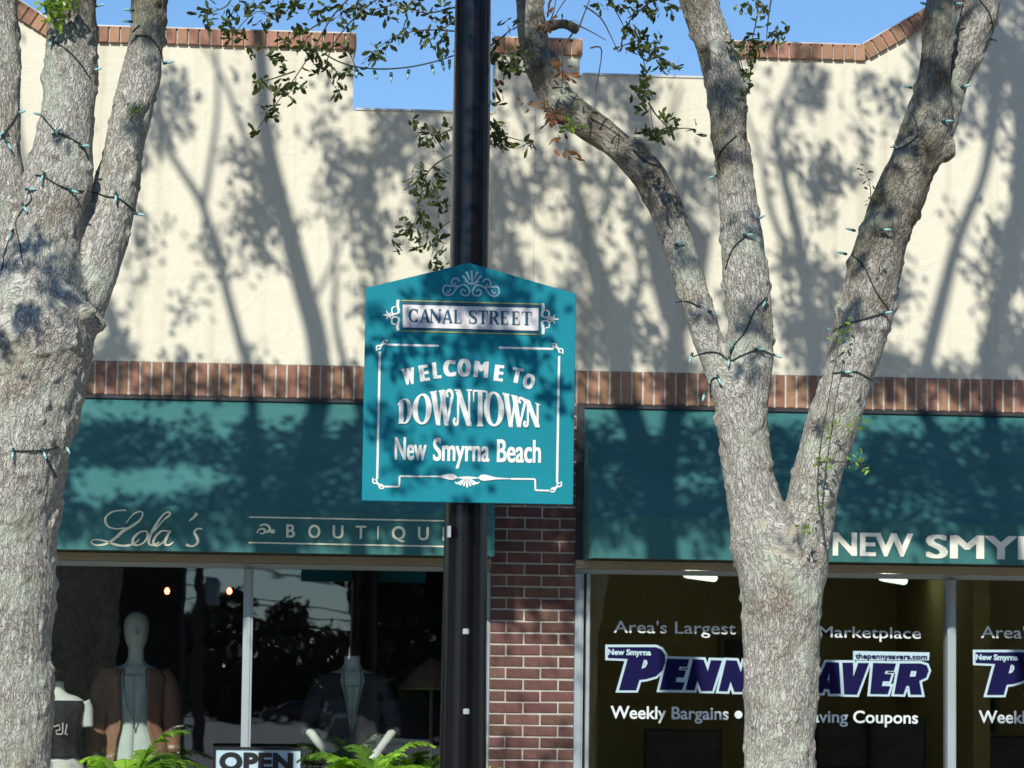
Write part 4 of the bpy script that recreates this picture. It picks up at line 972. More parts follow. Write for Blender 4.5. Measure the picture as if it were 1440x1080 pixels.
# foliage nearer the street that dapples trunks and sign
spots = [ # px,py,Y of surface, radius px, count
 (215, 20, YL, 40, 60), (200, 175, YL, 28, 60), (100, 10, YL, 34, 60), (110, 420, YL, 30, 40), (60, 400, YL, 30, 50), (20, 420, YL, 30, 50),
 (110, 475, YL, 26, 45), (70, 520, YL, 24, 45), (35, 560, YL, 24, 45), (5, 610, YL, 26, 45), (105, 240, YL, 14, 12),
 (755, 40, YR, 50, 260), (790, 150, YR, 30, 40), (885, 225, YR, 45, 110), (930, 300, YR, 24, 40), (960, 360, YR, 25, 40), (990, 450, YR, 18, 20),
 (1020, 150, YR, 42, 110), (1010, 100, YR, 25, 40), (1035, 240, YR, 30, 30), (1055, 340, YR, 26, 30), (1060, 480, YR, 30, 50), (1060, 540, YR, 25, 25),
 (1310, 60, YR, 50, 220), (1305, 170, YR, 50, 180), (1262, 260, YR, 45, 130), (1235, 340, YR, 45, 130), (1210, 420, YR, 20, 20), (1195, 500, YR, 26, 60), (1160, 640, YR, 16, 12), (1130, 800, YR, 22, 20), (1380, 30, YR, 20, 20),
 (560, 500, SYp, 40, 60), (545, 600, SYp, 34, 60), (575, 660, SYp, 30, 36), (620, 395, SYp, 36, 90), (665, 400, SYp, 40, 100), (715, 415, SYp, 36, 70), (700, 470, SYp, 34, 50), (590, 470, SYp, 30, 40), (770, 440, SYp, 20, 16), (650, 490, SYp, 30, 45), (680, 560, SYp, 22, 20), (745, 500, SYp, 34, 55), (775, 560, SYp, 24, 32), (530, 440, SYp, 20, 16), (600, 690, SYp, 24, 24),
]
for px, py, Ys, r, n in spots:
    c = at(px, py, Ys)
    Yb = random.uniform(11.6, 13.0)
    for _ in range(int(n*(1.15 if Ys == SYp else 1))):
        q = c+Vector((random.gauss(0, 1), 0, random.gauss(0, 1)))*(r*.5/F*Ys)
        Yc = Yb+random.uniform(-.25, .25); p = q+TOSUN*((Ys-Yc)/-TOSUN.y)
        if not in_frame(p, 30, 30): leaf4(crown[0 if p.x < 0.6 else 1], p, rv(), 0.065, 0.035, random.random())
for _ in range(700):   # pole shade
    z = random.uniform(0.5, 5.2); c = Vector((pole.location.x+random.gauss(0, .10), 15.0, z)); Yc = random.uniform(11.8, 13.2); p = c+TOSUN*((15-Yc)/-TOSUN.y)
    if proj(p)[1] < -60: leaf4(crown[1], p, rv(), 0.07, 0.04, random.random())
PT(treeL, kind(crown[0].build('crown_foliage', M['leaf'], tint=True), 'stuff'))
PT(treeR, kind(crown[1].build('crown_foliage', M['leaf'], tint=True), 'stuff'))
# --- visible hanging sprays
def spray(tree, Y, twigs, cl, n=9, L=0.05, mat='leaf', tw=0.0035, jit=0.15):
    o = None
    for tpts in twigs:
        mt = MB()
        pts = [tuple(at(px, py, Y)+Vector((0, random.gauss(0, jit*.3), 0))) for px, py in tpts]
        s_ = spline(pts, 4); mt.tube([Vector(p) for p in s_], [tw*(1.3-0.9*i/len(s_)) for i in range(len(s_))], 5)
        o = mt.build('leafy_twig', M['twig'], smooth=True); PT(tree, o)
    ml = MB()
    for c in cl:
        px, py = c[:2]; k = int(c[2]*1.5) if len(c) > 2 else n
        rosette(ml, at(px, py, Y+random.gauss(0, jit)), k, L, 0.014)
    l = ml.build('leaves', M[mat], smooth=False, tint=True); l.parent = o; kind(l, 'stuff')
spray(treeL, 15.3, [[(330,-20),(320,10),(300,20),(282,22)], [(420,-20),(400,20),(360,18),(330,45)], [(520,-30),(470,20),(440,70),(415,110),(385,150),(362,182)], [(455,30),(425,45),(395,60)], [(415,100),(380,112),(368,112)]],
      [(283,20),(290,27),(300,14,8),(318,26),(326,38,8),(332,18),(345,8,8),(340,50),(325,52),(358,14,8),(372,6),(380,22),(393,10,8),(372,30),(405,22),(420,8,8),(425,35),(400,58,8),(418,50),(430,60),(395,88,7),(380,80),(370,113,8),(385,130),(400,108),(412,118,8),(422,125),(408,132),(362,180,4),(376,152,7),(383,160,8),(392,126),(360,118),(355,76)])
spray(treeL, 15.3, [[(560,-20),(510,15),(470,60),(460,95),(475,128)], [(470,60),(490,72),(500,95)]],
      [(438,15,8),(448,28),(460,12,8),(470,28),(482,8,8),(492,20),(505,10),(440,75,7),(430,68),(452,82,8),(462,92,7),(472,105),(478,118),(475,130,5),(445,100),(455,60),(466,66),(488,40),(487,76,4),(500,98,5),(486,100,4)])
spray(treeR, 15.4, [[(650,10),(600,20),(560,8),(520,14)], [(650,45),(600,40),(560,50),(528,72)], [(640,30),(618,45),(600,58)]],
      [(500,4),(512,22),(528,10,8),(545,18),(552,4,8),(572,12,8),(590,6),(603,22),(622,12,8),(632,24),(570,38,7),(560,55),(545,62),(530,68,8),(522,78,6),(590,48,6),(603,52,7),(612,64,8),(624,50,8),(628,70,7),(534,80,4),(618,36,6)])
spray(treeR, 15.7, [[(655,215),(625,225),(600,245),(590,290),(575,340)], [(655,300),(620,320),(605,365)], [(650,175),(610,190),(580,178)]],
      [(580,168,4),(598,186,8),(615,192,8),(628,180,8),(606,200,6),(588,190,4),(596,244,8),(585,252,8),(600,262,8),(612,270,8),(590,274,8),(604,286,8),(618,296,7),(596,296,7),(624,258,7),(578,268,5),(572,310,7),(566,328,7),(560,344,6),(580,322,8),(592,312,7),(606,322,7),(600,340,7),(592,350,5),(617,332,7),(622,350,6),(612,368,5),(622,376,5),(628,290,7),(620,240,7)])
spray(treeR, 15.3, [[(660,75),(690,62),(718,42),(745,30)], [(690,80),(715,92),(735,78)], [(680,160),(700,185),(740,200)]],
      [(696,76,8),(706,86,8),(718,84,8),(712,96,8),(728,92,8),(735,78,6),(722,72,6),(738,98,4),(700,60,4),(712,32,3),(722,38,3),(694,170,7),(698,190,8),(706,200,8),(714,206,6),(694,205,7),(740,204,4),(748,198,4),(704,176,5),(692,150,5)])
spray(treeR, 15.2, [[(960,-20),(920,0),(885,30),(893,55),(905,95),(912,140),(920,185)], [(905,72),(930,82),(955,100)], [(850,-10),(880,30)], [(912,145),(930,165),(945,175)], [(890,60),(872,65)], [(840,-30),(800,-5),(770,40)]],
      [(843,4),(858,-2,8),(872,8,8),(886,4,8),(895,16),(908,8,8),(922,18,7),(930,6,8),(944,12,7),(880,-5),(887,38,8),(895,46,8),(902,56,8),(886,62,8),(896,70,8),(908,64,8),(920,66,8),(928,60,7),(878,68,3),(918,82,6),(928,88,6),(938,92,6),(950,98,5),(905,108,7),(912,106,5),(910,122,6),(898,130,5),(904,140,5),(908,150,4),(935,164,8),(938,176,7),(918,186,8),(912,190,9),(926,190,8),(904,182,5),(940,184,5),(946,170,3)])
spray(treeR, 15.1, [[(812,45),(825,10),(838,-20)], [(806,45),(790,70),(790,90),(792,120)], [(1062,-20),(1062,30),(1058,62)], [(1085,-10),(1080,30),(1076,58)], [(1080,50),(1095,46)], [(930,186),(955,183),(975,185)], [(830,68),(848,68),(838,130)], [(765,45),(778,20),(785,-10)], [(700,62),(720,35)], [(820,10),(845,25),(860,50),(868,75)], [(800,30),(830,45),(850,60)]],
      [(1060,4,7),(1050,8,6),(1072,6,5),(1063,22,3),(1102,46,6),(1095,52,5),(1090,42,4),(1082,18,2),(1076,40,2),(973,184,3),(958,184,2),(798,28,3)])
spray(treeR, 15.38, [[(1030,60),(1045,80),(1050,110)]], [(1022,70,6),(1030,62,5),(1035,72,6),(1048,60,8),(1060,66,8),(1068,56,7),(1052,104,8),(1045,112,8),(1056,98,6),(1048,125,5),(1066,72,6)], L=0.05)
spray(treeR, 15.15, [[(1221,290),(1225,262),(1215,240)]], [(1214,237,4),(1218,248,4),(1226,262,4),(1228,278,4),(1224,285,3)], L=0.025, tw=0.002, mat='leaf')
spray(treeR, 15.22, [[(1160,770),(1150,700),(1152,640),(1165,560),(1180,480)], [(1150,650),(1190,650),(1215,655)]],
      [(1166,600,5),(1175,592,5),(1182,600,4),(1160,640,4),(1152,650,6),(1165,650,6),(1200,648,5),(1208,644,5),(1216,656,6),(1210,600,4),(1214,592,4),(1183,462,5),(1190,456,5),(1178,475,4),(1150,688,5),(1145,700,4),(1148,715,4),(1130,735,5),(1135,752,4),(1160,612,4),(1196,604,3)], L=0.032, mat='sprout', tw=0.004, jit=0.03)
spray(treeL, 14.78, [[(60,-20),(72,10)]], [(75,8,8),(85,14,8),(68,20,8),(95,10,8),(82,26,7),(104,6,7),(74,-4,8),(90,-2,8),(66,8,7)], L=0.05, mat='sprout', jit=.03)
spray(treeL, 14.95, [[(190,158),(192,150)]], [(190,150,6),(196,154,4),(186,152,4)], L=0.025, mat='sprout', jit=.01)
spray(treeR, 15.2, [[(770,140),(776,175)]], [(772,150,5),(776,165,7),(780,172,6),(742,152,5),(790,95,6),(800,105,5),(764,25,5),(770,18,5),(785,200,4),(801,215,4),(700,122,4)], L=0.055, mat='dead', jit=.06)
spray(treeR, 15.25, [[(790,180),(812,178)]], [(800,172,7),(808,178,7),(815,170,5),(792,186,4)], L=0.04, mat='sprout', jit=.04)
# ------------------------------------------------------------------ string lights
def lights(label, wires, bulbs, bvh, Y, sag=False):
    p0 = at(*wires[0][0], Y); t = thing('string_lights', label, 'string lights', (p0.x, p0.y, p0.z), 'strings of teal bulbs wound through the trees')
    for wpx in wires:
        pts = []
        sp = spline(wpx, 4)
        for q in sp:
            h = hit(bvh, q[0], q[1], Y, 0.006) if bvh else at(q[0], q[1], Y); pts.append(h)
        for i in range(1, len(pts)):
            if abs(pts[i].y-pts[i-1].y) > 0.12: pts[i].y = pts[i-1].y+(0.12 if pts[i].y > pts[i-1].y else -0.12)
        mb = MB(); mb.tube(pts, 0.0030, 6); PT(t, mb.build('wire', M['wire'], smooth=True))
    for b in bulbs:
        px, py, ang = b; c = hit(bvh, px, py, Y, 0.02) if bvh else at(px, py, Y)
        d = Vector((math.sin(R(ang)), -0.35, math.cos(R(ang)))).normalized()
        mb = MB(); mb.tube([c-d*0.022, c-d*0.004], [.0065, .0068], 8); so_ = mb.build('socket', M['socket'], smooth=True); PT(t, so_)
        mb = MB(); mb.tube([c-d*0.004, c+d*0.006, c+d*0.018, c+d*0.028, c+d*0.032], [.005, .0066, .006, .004, .001], 8); PT(t, mb.build('bulb', M['bulb'], smooth=True))
lights('string of teal bulbs wound round the three limbs of the left tree',
 [[(74,58),(92,68),(110,86),(127,110)], [(26,158),(15,175),(2,192)], [(58,162),(78,184),(100,195),(117,206),(124,224)], [(50,246),(61,248),(82,260),(102,267),(130,270),(150,276),(165,278),(180,288),(190,298)],
  [(40,266),(44,280),(35,291),(22,312),(27,340),(32,370)], [(16,328),(8,350),(2,380)], [(18,634),(40,634),(62,633),(84,629)], [(60,636),(72,655),(80,672)], [(190,50),(210,52),(226,72),(229,88)], [(3,190),(12,205)]],
 [(27,158,80),(5,186,-130),(12,203,150),(56,161,-80),(79,186,60),(117,205,90),(60,248,200),(102,268,110),(42,266,90),(34,291,150),(163,276,180),(195,301,100),(16,328,200),(134,98,80),(138,8,80),(73,57,200),(236,88,80),(18,637,185),(62,637,160),(94,630,150),(180,30,-90),(182,14,-90)], bvhL, YL)
lights('string of teal bulbs wound round the forked limbs of the right tree',
 [[(1027,505),(1029,490),(1045,470),(1053,455),(1062,435),(1078,418)], [(974,502),(995,495),(1012,497),(1027,507),(1042,500),(1067,492),(1089,500)], [(1197,357),(1215,375),(1232,410),(1249,434)], [(1172,466),(1190,456),(1210,450),(1243,440)],
  [(1170,525),(1189,523),(1205,523),(1226,534)], [(1284,160),(1290,190),(1262,210),(1252,206)], [(1012,238),(1009,222),(1020,205),(1036,190)], [(950,425),(968,424),(985,432)], [(1051,330),(1030,350),(1020,378)], [(1378,0),(1392,20),(1396,45),(1386,60)], [(1000,560),(1000,535),(1012,530)], [(890,210),(905,225),(922,232)]],
 [(972,502,200),(990,556,195),(1011,533,160),(1029,488,10),(1025,507,190),(1076,425,210),(1091,500,110),(1067,491,90),(1170,466,-60),(1246,440,80),(1228,535,110),(1189,523,90),(1185,356,-80),(1002,440,120),(1004,248,-110),(1068,307,60),(1051,330,90),(1263,208,-70),(1277,122,-80),(1357,121,80),(1396,56,110),(1244,323,90),(1331,170,90),(954,342,60),(1197,323,-80),(1345,5,90),(1302,6,-80)], bvhR, YR)
sw = thing('string_lights', 'sagging swag of unlit bulbs hanging against the sky between the tree and the lamp post', 'string lights', tuple(at(497, 93, 15.3)), 'strings of teal bulbs wound through the trees')
pts = [at(x, y, 15.3) for x, y in [tuple(q) for q in spline([(455,75),(475,86),(497,93),(530,97),(570,95),(610,87),(650,74)], 5)]]
mb = MB(); mb.tube(pts, 0.0035, 6); PT(sw, mb.build('wire', M['wire'], smooth=True))
for px, py, a in ((500,99,170),(526,103,160),(550,106,180),(575,102,190),(607,95,165),(622,90,170),(632,88,180)):
    c = at(px, py-4, 15.3); d = Vector((math.sin(R(a)), -.1, math.cos(R(a)))); mb = MB(); mb.tube([c, c+d*.022], [.007, .008], 8); PT(sw, mb.build('socket', M['socket'], smooth=True))
    mb = MB(); mb.tube([c+d*.022, c+d*.035, c+d*.05], [.0075, .0065, .001], 8); PT(sw, mb.build('bulb', M['bulb'], smooth=True))
# ------------------------------------------------------------------ mannequins
def loft(mb, rings, n=20):
    vs = []
    for cx, cy, z, rx, ry in rings:
        for k in range(n):
            a = 2*math.pi*k/n; c, s_ = math.cos(a), math.sin(a)
            vs.append((cx+rx*math.copysign(abs(c)**.85, c), cy+ry*math.copysign(abs(s_)**.85, s_), z))
    m = len(rings); fs = [(i*n+k, i*n+(k+1) % n, (i+1)*n+(k+1) % n, (i+1)*n+k) for i in range(m-1) for k in range(n)]
    fs += [tuple(range(n-1, -1, -1)), tuple(range((m-1)*n, m*n))]; mb.add(vs, fs)
def smrings(r, sub=4): return [tuple(q) for q in spline(r, sub)]
def mannequin(px, pneck, Y, label, head=True, arms='down', clothes=()):
    """pneck: picture y of the base of the neck"""
    p = at(px, pneck, Y); zn = p.z-0.36
    t = thing('mannequin', label, 'mannequin', (p.x, Y, 0.361), 'mannequins in the boutique window'); b = MB()
    s_ = zn/1.47
    body = [(0,0,.86,.165,.11),(0,0,.98,.155,.105),(0,0,1.08,.125,.095),(0,0,1.2,.145,.11),(0,0,1.3,.165,.115),(0,0,1.38,.185,.10),(0,0,1.43,.14,.08),(0,0,1.455,.075,.06),(0,0,1.49,.052,.052),(0,0,1.54,.05,.05)]
    loft(b, smrings([(x, y, z*s_, rx, ry) for x, y, z, rx, ry in body]))
    if head: loft(b, smrings([(0,0,1.52*s_,.048,.05),(0,-.005,1.56*s_,.05,.06),(0,-.015,1.585*s_,.062,.08),(0,-.012,1.65*s_,.076,.092),(0,-.005,1.71*s_,.078,.095),(0,0,1.76*s_,.06,.075),(0,0,1.785*s_,.02,.03)]))
    if head: b.tube([(0, -.10, 1.685*s_), (0, -.118, 1.645*s_), (0, -.10, 1.64*s_)], [.006, .011, .006], 8)
    for sx in (-1, 1):
        b.tube([(sx*.085, 0, .9*s_), (sx*.088, -.01, .65*s_), (sx*.085, 0, .48*s_), (sx*.085, .01, .25*s_), (sx*.085, .02, .08*s_), (sx*.085, -.05, .03*s_), (sx*.085, -.13, .02)], [.09, .075, .052, .05, .033, .032, .022], 12)
        if arms == 'down': A_ = [(sx*.165, 0, 1.39*s_), (sx*.20, 0, 1.3*s_), (sx*.215, .01, 1.08*s_), (sx*.225, -.03, .85*s_)]
        elif arms == 'hip': A_ = [(sx*.165, 0, 1.39*s_), (sx*.215, .01, 1.25*s_), (sx*.27, .02, 1.08*s_), (sx*.175, -.10, .955*s_)]
        else: A_ = [(sx*.165, 0, 1.39*s_), (sx*.19, 0, 1.34*s_), (sx*.2, 0, 1.22*s_)]
        b.tube(A_, [.05, .042, .034, .025][:len(A_)], 12)
        if arms != 'none':
            e = Vector(A_[-1]); dd = (Vector(A_[-1])-Vector(A_[-2])).normalized()
            b.tube([e, e+dd*.05, e+dd*.095], [.022, .033, .026], 10)
            up_ = Vector((0, -1, 0)).cross(dd).normalized()
            for fi in range(4):
                o_ = e+dd*.09+up_*(fi-1.5)*.015; b.tube([o_, o_+dd*.035, o_+dd*.062+Vector((0, -.012, 0))], [.0085, .008, .006], 6)
            o_ = e+dd*.04+up_*.03; b.tube([o_, o_+dd*.03+up_*.02, o_+dd*.05+up_*.022], [.010, .009, .007], 6)
    me_ = b.mesh('body', M['mann']); o = link('tmp', me_); m = o.modifiers.new('r', 'REMESH'); m.mode = 'VOXEL'; m.voxel_size = .007
    q = o.modifiers.new('s', 'SMOOTH'); q.iterations = 4; out = ev_mesh(o, 'b'); kill(o); out.materials.clear(); out.materials.append(M['mann'])
    out.polygons.foreach_set('use_smooth', [True]*len(out.polygons)); link('body', out, t)
    mb = MB(); mb.lathe((0, 0, 0), [(.17, 0), (.17, .012), (.02, .018)], 20); mb.build('stand_base', M['alu'], t)
    def shell(name, mat, z0, z1, grow, open_a=0.0, flare=0.0, sleeves=None, vneck=0.0):
        prof_ = [r for r in smrings([(x, y, z*s_, rx, ry) for x, y, z, rx, ry in [(0,0,.55,.16,.12)]+body[:7]], 5) if z0*s_ <= r[2] <= z1*s_]
        n = 36; vs = []; ks = []
        for (cx, cy, z, rx, ry) in prof_:
            u = (z-z0*s_)/max(1e-6, (z1-z0)*s_); g = grow+flare*(1-u)
            row = []
            oa = open_a*((0.1+0.9*max(0, (u-.35)/.65)) if name == 'jacket' else (1-0.35*u))
            for k in range(n+1):
                a = -math.pi/2+oa+(2*math.pi-2*oa)*k/n; rr = g+.006*math.sin(a*9+z*6)
                row.append((cx+(rx+rr)*math.cos(a), cy+(ry+rr)*math.sin(a), z))
            vs += row
        m_ = len(prof_); fs = [(i*(n+1)+k, i*(n+1)+k+1, (i+1)*(n+1)+k+1, (i+1)*(n+1)+k) for i in range(m_-1) for k in range(n)]
        mb = MB(); mb.add(vs, fs)
        o = mb.build(name, mat, t, smooth=True); sm = o.modifiers.new('s', 'SOLIDIFY'); sm.thickness = .006
        if sleeves:
            for sx in (-1, 1):
                mb = MB(); A_ = [(sx*abs(x), y, z*s_) for x, y, z in sleeves[0]]; mb.tube(spline(A_, 4), list(np.interp(np.linspace(0, 1, (len(A_)-1)*4+1), np.linspace(0, 1, len(A_)), sleeves[1])), 14); mb.build('sleeve', mat, t, smooth=True)
    for c in clothes: shell(*c)
    return t, s_
down = [(.15,0,1.40),(.205,0,1.3),(.225,.01,1.08),(.232,-.02,.90)]
m1, sc = mannequin(191, 931, 20.95, 'full mannequin in an open brown cardigan behind the left boutique pane', True, 'down',
   [('pale_top', M['mint'], .80, 1.40, .010), ('cardigan', M['brown'], .62, 1.43, .028, .62, .05, (down, [.062, .066, .062, .055])), ('trousers', M['brown'], .55, .86, .012)])
mb = MB(); ring = [(.085*math.sin(a)*(1 if abs(a) < 2 else 1), -.115-.02*math.cos(a), (1.44 if abs(a) > 2.0 else 1.44)*sc-.0) for a in np.linspace(-math.pi, math.pi, 3)]
nk = [(-.055, -.05, 1.45*sc), (-.07, -.115, 1.36*sc), (-.055, -.145, 1.22*sc), (-.01, -.14, 1.10*sc), (.0, -.135, 1.05*sc), (.01, -.14, 1.10*sc), (.055, -.145, 1.22*sc), (.07, -.115, 1.36*sc), (.055, -.05, 1.45*sc)]
mb.tube(spline(nk, 4), .004, 6); mb.build('necklace', M['chrome'], m1, smooth=True)
m2, sc = mannequin(78, 972, 20.6, 'headless mannequin in a black sleeveless top and white skirt beside the left tree trunk', False, 'none',
   [('tank_top', M['cloth'], 1.0, 1.415, .012), ('skirt', M['white'], .55, 1.0, .016, 0, .06)])
mb = MB()
for L in ([(-.02, 1.22), (.015, 1.235), (.02, 1.20), (-.005, 1.195), (.0, 1.17), (.03, 1.17)], [(.035, 1.25), (.035, 1.17)], [(.06, 1.24), (.05, 1.17), (.065, 1.17)]):
    mb.tube([(x+.02, -.137, z*sc) for x, z in L], .004, 5)
mb.build('script_print', M['white'], m2)
m3, sc = mannequin(495, 938, 20.9, 'headless mannequin in an open dark jacket with hands on hips behind the right boutique pane', False, 'hip',
   [('pale_top', M['mint'], .86, 1.36, .010), ('jacket', M['charcoal'], .84, 1.43, .026, .42, .03, ([(.15,0,1.40),(.222,.01,1.25),(.268,.02,1.10),(.255,-.01,1.06)], [.064, .062, .052, .05]))])
mb = MB(); nk = [(-.05, -.05, 1.46*sc), (-.05, -.12, 1.36*sc), (-.02, -.15, 1.2*sc), (.0, -.15, 1.13*sc), (.02, -.15, 1.2*sc), (.05, -.12, 1.36*sc), (.05, -.05, 1.46*sc)]
mb.tube(spline(nk, 4), .004, 6); mb.build('necklace', M['gold'], m3, smooth=True)
# red lamps
for px, lab in ((235, 'small red pendant lamp glowing above the cardigan mannequin'), (322.5, 'small red pendant lamp glowing just left of the boutique window mullion')):
    p = at(px, 831, 22.5); t = thing('pendant_lamp', lab, 'lamp', (p.x, 22.5, p.z), 'red pendant lamps in the boutique')
    mb = MB(); mb.tube([(0, 0, .02), (0, 0, 2.99-p.z)], .003, 5); mb.build('cord', M['blackp'], t)
    mb = MB(); mb.lathe((0, 0, 0), [(.004, -.022), (.014, -.016), (.018, 0), (.012, .014), (.005, .022)], 12); mb.build('bulb', M['red'], t, smooth=True)
# parasol standing in for an unclear shape at the right of the boutique window
p = at(607, 945, 21.2); t = thing('parasol_stand_in', 'parasol standing for an unclear yellow edged shape at the right end of the boutique window', 'parasol', (p.x, 21.2, .361))
mb = MB(); mb.tube([(0, 0, 0), (0, 0, p.z-.3)], .012, 8); mb.build('stick', M['wood'], t)
mb = MB(); mb.lathe((0, 0, p.z-.36), [(.21, -.10), (.17, -.05), (.10, .02), (.01, .09)], 12); mb.build('canopy', M['brown'], t)
mb = MB(); mb.lathe((0, 0, p.z-.36), [(.212, -.112), (.214, -.102)], 12); mb.build('trim', M['gold'], t)
# ------------------------------------------------------------------ open board sign on the pavement
a = at(300, 1050, 19.3); b = at(426, 1052, 19.3); cxs = (a.x+b.x)/2; W_ = (b.x-a.x)/2; zt = a.z-0.13
t = thing('sandwich_board', 'black framed sandwich board reading OPEN below the boutique window mullion', 'sign board', (cxs, 19.3, 0.13))
mb = MB(); fr = .014
mb.box(-W_, W_, -.015, .015, zt-fr, zt); mb.box(-W_, -W_+fr, -.015, .015, 0, zt-fr-.001); mb.box(W_-fr, W_, -.015, .015, 0, zt-fr-.001); mb.box(-W_+fr+.001, W_-fr-.001, -.015, .015, .3, .3+fr); mb.build('frame', M['blackp'], t)
mb = MB(); mb.box(-W_+fr, W_-fr, -.006, .006, .3+fr, zt-fr-.001); mb.build('board', M['vblue'], t)
mb = MB()
for sx in (-1, 1): mb.tube([(sx*(W_-.02), .02, zt-.05), (sx*(W_-.02), .35, 0)], .012, 6)
mb.build('rear_leg', M['blackp'], t)
PT(t, place_text('OPEN', 'lettering', M['blackp'], None, 308, 412, 1059.5, 1082, 19.29, .055, 1.05))
# ------------------------------------------------------------------ ferns in planters
def fern(px, py, Y, label, n, H, tops, seed):
    random.seed(seed); p = at(px, py, Y); zc_ = p.z-.13
    t = thing('potted_fern', label, 'potted plant', (p.x, Y, .13), 'potted ferns in front of the boutique')
    mb = MB(); mb.lathe((0, 0, 0), [(.15, 0), (.17, .05), (.20, zc_-.09), (.23, zc_-.05), (.23, zc_-.01), (.19, zc_-.01), (.18, zc_-.05)], 24); mb.build('planter', M['terracotta'], t, smooth=True)
    mb = MB(); mb.lathe((0, 0, zc_-.05), [(.18, 0), (.10, .02), (.01, .025)], 16); mb.build('soil', M['soil'], t)
    for k in range(n):
        az = 2*math.pi*k/n*2.4+random.uniform(-.3, .3); Ln = random.uniform(.34, .72)*H; el = random.uniform(.45, 1.4)
        base = Vector((random.gauss(0, .03), random.gauss(0, .03), zc_-.03)); d = Vector((math.cos(az)*math.cos(el), math.sin(az)*math.cos(el), math.sin(el)))
        pts = []; q = base.copy(); dd = d.copy(); NS = 22
        for i in range(NS+1):
            pts.append(q.copy()); q = q+dd*(Ln/NS); dd = (dd+Vector((math.cos(az)*.05, math.sin(az)*.05, -.075))*(i/NS*1.6+.2)).normalized()
        mb = MB(); b0 = random.random()
        mb.tube(pts, [.004*(1-.7*i/NS) for i in range(NS+1)], 5); mb.tint = [.3]*len(mb.v)
        side = Vector((-math.sin(az), math.cos(az), 0))
        for i in range(4, NS+1, 1):
            T_ = (pts[min(i+1, NS)]-pts[i-1]).normalized(); u = (i-4)/(NS-4); LL = .13*math.sin(math.pi*(.18+.78*u))*random.uniform(.85, 1.1)*H
            for sx in (-1, 1):
                dv = (side*sx*.9+T_*.75+Vector((0, 0, random.gauss(-.15, .2)))).normalized()
                nrm = dv.cross(T_).normalized()*sx; a_ = pts[i]; wv = T_*(.019*H)
                tint = min(1, max(0, .1+.75*b0+random.gauss(0, .15)))
                # serrated pinna
                vs_ = [a_-wv*.5, a_+wv*.5]; fs_ = []; K = 5
                for j in range(1, K+1):
                    c_ = a_+dv*LL*j/K+Vector((0, 0, -.012*(j/K)**2)); ww = wv*(1.25-.95*j/K)*(1.35 if j % 2 else .75)
                    vs_ += [c_-ww, c_+ww]; fs_.append((2*j-2, 2*j-1, 2*j+1, 2*j))
                mb.add(vs_, fs_, tint)
        mb.build('frond', M['fern'], t, tint=True)
fern(184, 1100, 18.2, 'bright green potted fern in front of the cardigan mannequin', 20, .70, None, 3)
fern(515, 1098, 18.2, 'bright green potted fern left of the black lamp post', 20, .70, None, 5)
fern(655, 1115, 18.0, 'bright green potted fern mostly hidden behind the black lamp post', 14, .62, None, 8)
random.seed(11)
# ------------------------------------------------------------------ across the street (seen in the glass)
def V(px, py, Yv): # point that the panes mirror to this picture place
    p = at(px, py, Yv); return Vector((p.x, 2*(WY+.05)-Yv, p.z))
e = V(256, 800, 58)
bd = thing('brick_building', 'plain dark building across the street mirrored in the boutique glass', 'building', (e.x-7, e.y, 0))
mb = MB(); mb.box(-7, 7, -10, 0, 0, 6.5); mb.build('wall', M['farwall'], bd)
mb = MB(); mb.box(-7.2, 7.2, -10.2, .2, 6.502, 6.8); mb.build('cornice', M['concrete'], bd)
for x in (-5, -2, 1, 4):
    mb = MB(); mb.box(x-.8, x+.8, .002, .06, 1, 2.6); wn = mb.build('window', M['carg'], bd)
    mb = MB(); mb.box(x-.9, x+.9, .002, .1, .9, .998); mb.build('window_sill', M['concrete'], bd)
def far_tree(loc, h, r, label, n=2600, seed=0, lo=.25, group='trees across the street'):
    random.seed(seed); t = thing('shade_tree', label, 'tree', loc, group)
    mb = MB(); mb.tube([(0, 0, 0), (.05, 0, h*.3), (-.1, .1, h*.7)], [.05*h*.6, .035*h*.6, .01*h], 8); mb.build('trunk', M['twig'], t, smooth=True)
    mb = MB(); cs = [(rv()*r*.45, random.uniform(.35, .6)*r) for _ in range(9)]
    for _ in range(n):
        c, cr = random.choice(cs); d = rv().normalized()*cr*random.uniform(.55, 1.05); p = Vector((0, 0, h*(.5+lo/2)))+Vector((c.x, c.y, c.z*.8))+Vector((d.x, d.y, d.z*h*(1-lo)/2/r))
        if p.z < h*lo*.6: continue
        s_ = r*.085; leaf4(mb, p, rv(), s_*2, s_*1.2, random.random())
    o = mb.build('crown', M['hedge'], t, tint=True)
tl = ['dark round tree', 'broad low tree', 'tall loose tree', 'dense bushy tree']
k = 0
for px in range(240, 640, 34):   # distant tree line beyond the lot
    p = V(px, 985, 215+random.uniform(-8, 8)); h = 6.2+random.uniform(-.7, 1.0)
    far_tree((p.x, p.y, 0), h, 3.1, '%s, %s from the left in the tree line beyond the lot' % (tl[k % 4], ['first','second','third','fourth','fifth','sixth','seventh','eighth','ninth','tenth','eleventh','twelfth'][k]), 3600, 20+k, .0, 'tree line beyond the lot'); k += 1
k = 0
for px, Yv, h, r in ((665, 54, 9.5, 3.2), (800, 60, 13, 4.6), (1000, 56, 13, 4.6), (1230, 60, 13.5, 4.8), (1480, 56, 13, 4.8), (1800, 58, 13, 5.0), (2250, 58, 13, 5)):
    p = V(px+60, 985, Yv); far_tree((p.x, p.y, 0), h, r, 'leafy tree across the street, %s of the row facing the office window' % ['first','second','third','fourth','fifth','sixth','seventh'][k], 4200, 50+k, .05, 'row of trees across the street'); k += 1
